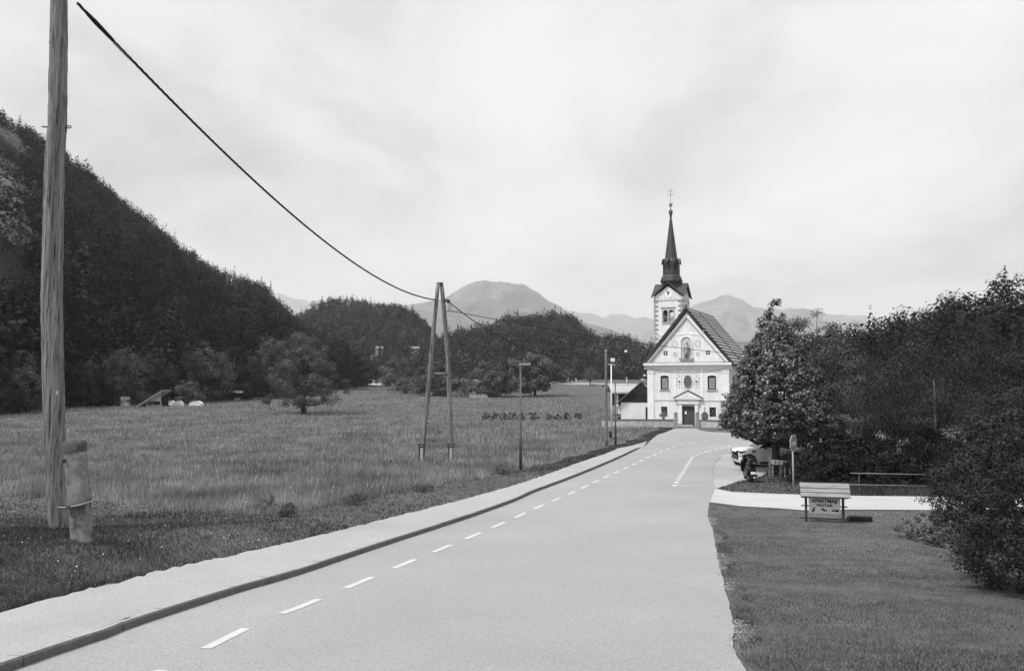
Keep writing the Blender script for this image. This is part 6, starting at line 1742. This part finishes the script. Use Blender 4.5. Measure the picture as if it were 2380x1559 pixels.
    # pale excavated bank with its two bushes
    g = G(S(903), S(939))
    k = F * 1.0504 / g.y
    A, B = np.meshgrid(np.linspace(-26 / k, 27 / k, 60), np.linspace(0, 1, 14), indexing='ij')
    hgt = np.interp(A * k, [-26, -22, 0, 16, 27], [12, 15, 13, 8, 3]) / k
    nz = fbm(A * 3, B * 9, .6, 4, 3)
    Pp = np.stack([A, B * 3.0 + .4 * nz, B ** .7 * hgt + .15 * nz * B * (1 - B) * 4 - .2 * (B == 0)], -1)
    o = grid_mesh('earth_bank', Pp, M('pale earth', 0.5, .95, .4, 1.2, .5, 3), None, True); o.location = g
    tag(o, 'pale excavated earth bank at the far end of the meadow', None, None, 'structure')
    for i, (uu, lab) in enumerate(((S(893), 'left dark bush before the pale earth bank'), (S(918), 'right dark bush before the pale earth bank'))):
        shrub(lab, uu, S(938.6), 2.1, 1.7, 150 + i, 500, .14, lf_field, 'field_bush', 'bushes at the earth bank', 'bush', rc=.3, n=16)
    # far road with marker posts
    pts = [tuple(G(u, v))[:2] for u, v in ((S(1330), S(936)), (S(1368), S(938)), (S(1440), S(939.5)), (S(1500), S(940.5)), (S(1570), S(941.5)))]
    C = resample(pts, 3.0); n = normals2(C)
    a = C - n * 2.6; b = C + n * 2.6
    P = np.stack([np.stack([b[:, 0], b[:, 1], H(b[:, 0], b[:, 1]) - .3], -1), np.stack([b[:, 0], b[:, 1], H(b[:, 0], b[:, 1]) + .45], -1), np.stack([a[:, 0], a[:, 1], H(a[:, 0], a[:, 1]) + .55], -1), np.stack([a[:, 0], a[:, 1], H(a[:, 0], a[:, 1]) - .3], -1)], 1)
    tag(grid_mesh('far_road', P, m_lane, None, False), 'pale far road crossing behind the meadow', None, None, 'structure')
    for i, (zx, h, lab) in enumerate(((1520, 2.2, 'white marker post farthest left on the far road'), (1620, 2.0, 'thin marker post on the far road behind the meadow'), (1775, 2.2, 'white marker post beside the small round tree'), (2095, 2.6, 'round road sign beside the far road near the barn'))):
        p = pts[2]; u = S(1000 + zx / 3.967); d = ray(u, S(940)); i0 = np.argmin(np.abs(C[:, 0] / C[:, 1] - d[0] / d[1])); q = C[i0]
        t = empty('marker_post', (q[0], q[1] - 3.2, Hs(q[0], q[1] - 3.2)), 0, lab, 'post')
        mb = MB(); mb.lathe([(.13, -.2), (.12, h)], 8, (0, 0, 0)); mb.build('shaft', m_white, t)
        mb = MB(); mb.lathe([(.05, -.05), (.36, 0), (.05, .05)], 12, (0, -.1, h), True, 0, 'y'); mb.build('head', m_quoin, t)
    tr = G(S(1472), S(943.5)); o = shrub('tiny dark shrub on the slope below the far road', S(1472), S(945), 1.2, 1.1, 160, 200, .12, lf_field, 'field_bush', None, 'bush', rc=.3, n=10)
    # houses on the wooded hill foot
    A, T = np.meshgrid(np.linspace(0, 1, 160), np.linspace(0.02, .5, 80), indexing='ij')
    Q = mid_hill.surf(A, T); 
    xx, yy, zz = Q[..., 0], Q[..., 1], Q[..., 2] - EYE
    den = yy * CP + zz * SP
    U = 1190 + F * xx / den; V = 779.5 - F * (zz * CP - yy * SP) / den
    for u, v, lab, w in ((S(930), S(868), 'white far house with pale gable among the hill trees', 7), (S(1015), S(867), 'low white far house right of the other hill house', 9), (S(919), S(888), 'pale far house wall low between the field trees', 6)):
        i = np.unravel_index(np.argmin((U - u) ** 2 + (V - v) ** 2), U.shape); p = Q[i]
        p = p + np.array([0, -7.0, 2.0])
        t = empty('distant_house', p, .3, lab, 'house'); t.scale = (.55, .55, .55)
        mb = MB(); mb.box(-w / 2, w / 2, -2.5, 2.5, -8, 3.2); mb.prism([(-2.5, 3.2), (2.5, 3.2), (0, 5.2)], -w / 2, w / 2, 'yz'); mb.build('wall', m_stone, t)
        for s in (-1, 1):
            mb = MB(); mb.prism([(0, 5.25), (s * 3.0, 2.85), (s * 3.0, 3.05), (0, 5.45)], -w / 2 - .4, w / 2 + .4, 'yz'); mb.build('roof_slope', m_tile2, t)
        for xw in (-w / 4, w / 4):
            mb = MB(); mb.box(xw - .5, xw + .5, -2.55, -2.502, 1.0, 2.2); mb.build('window', m_glass, t)
far_things()

# ------------------------------------------------------------------ haze: even air round the whole valley
def haze():
    m = bpy.data.materials.new('valley haze'); m.use_nodes = True
    nd = m.node_tree.nodes; nd.clear()
    o = nd.new('ShaderNodeOutputMaterial'); v = nd.new('ShaderNodeVolumePrincipled')
    v.inputs['Color'].default_value = (.95, .95, .95, 1)
    v.inputs['Density'].default_value = HAZE
    v.inputs['Anisotropy'].default_value = 0.2
    m.node_tree.links.new(v.outputs[0], o.inputs['Volume'])
    mb = MB(); mb.box(-15000, 15000, -7000, 15500, -30, 1500)
    ob = mb.build('haze', m); tag(ob, 'thin pale haze filling the valley air', None, None, 'stuff')
HAZE = 1.15e-4
haze()

if False:
    print('TRIS', sum(len(p.vertices) - 2 for o in bpy.data.objects if o.type == 'MESH' for p in o.data.polygons))
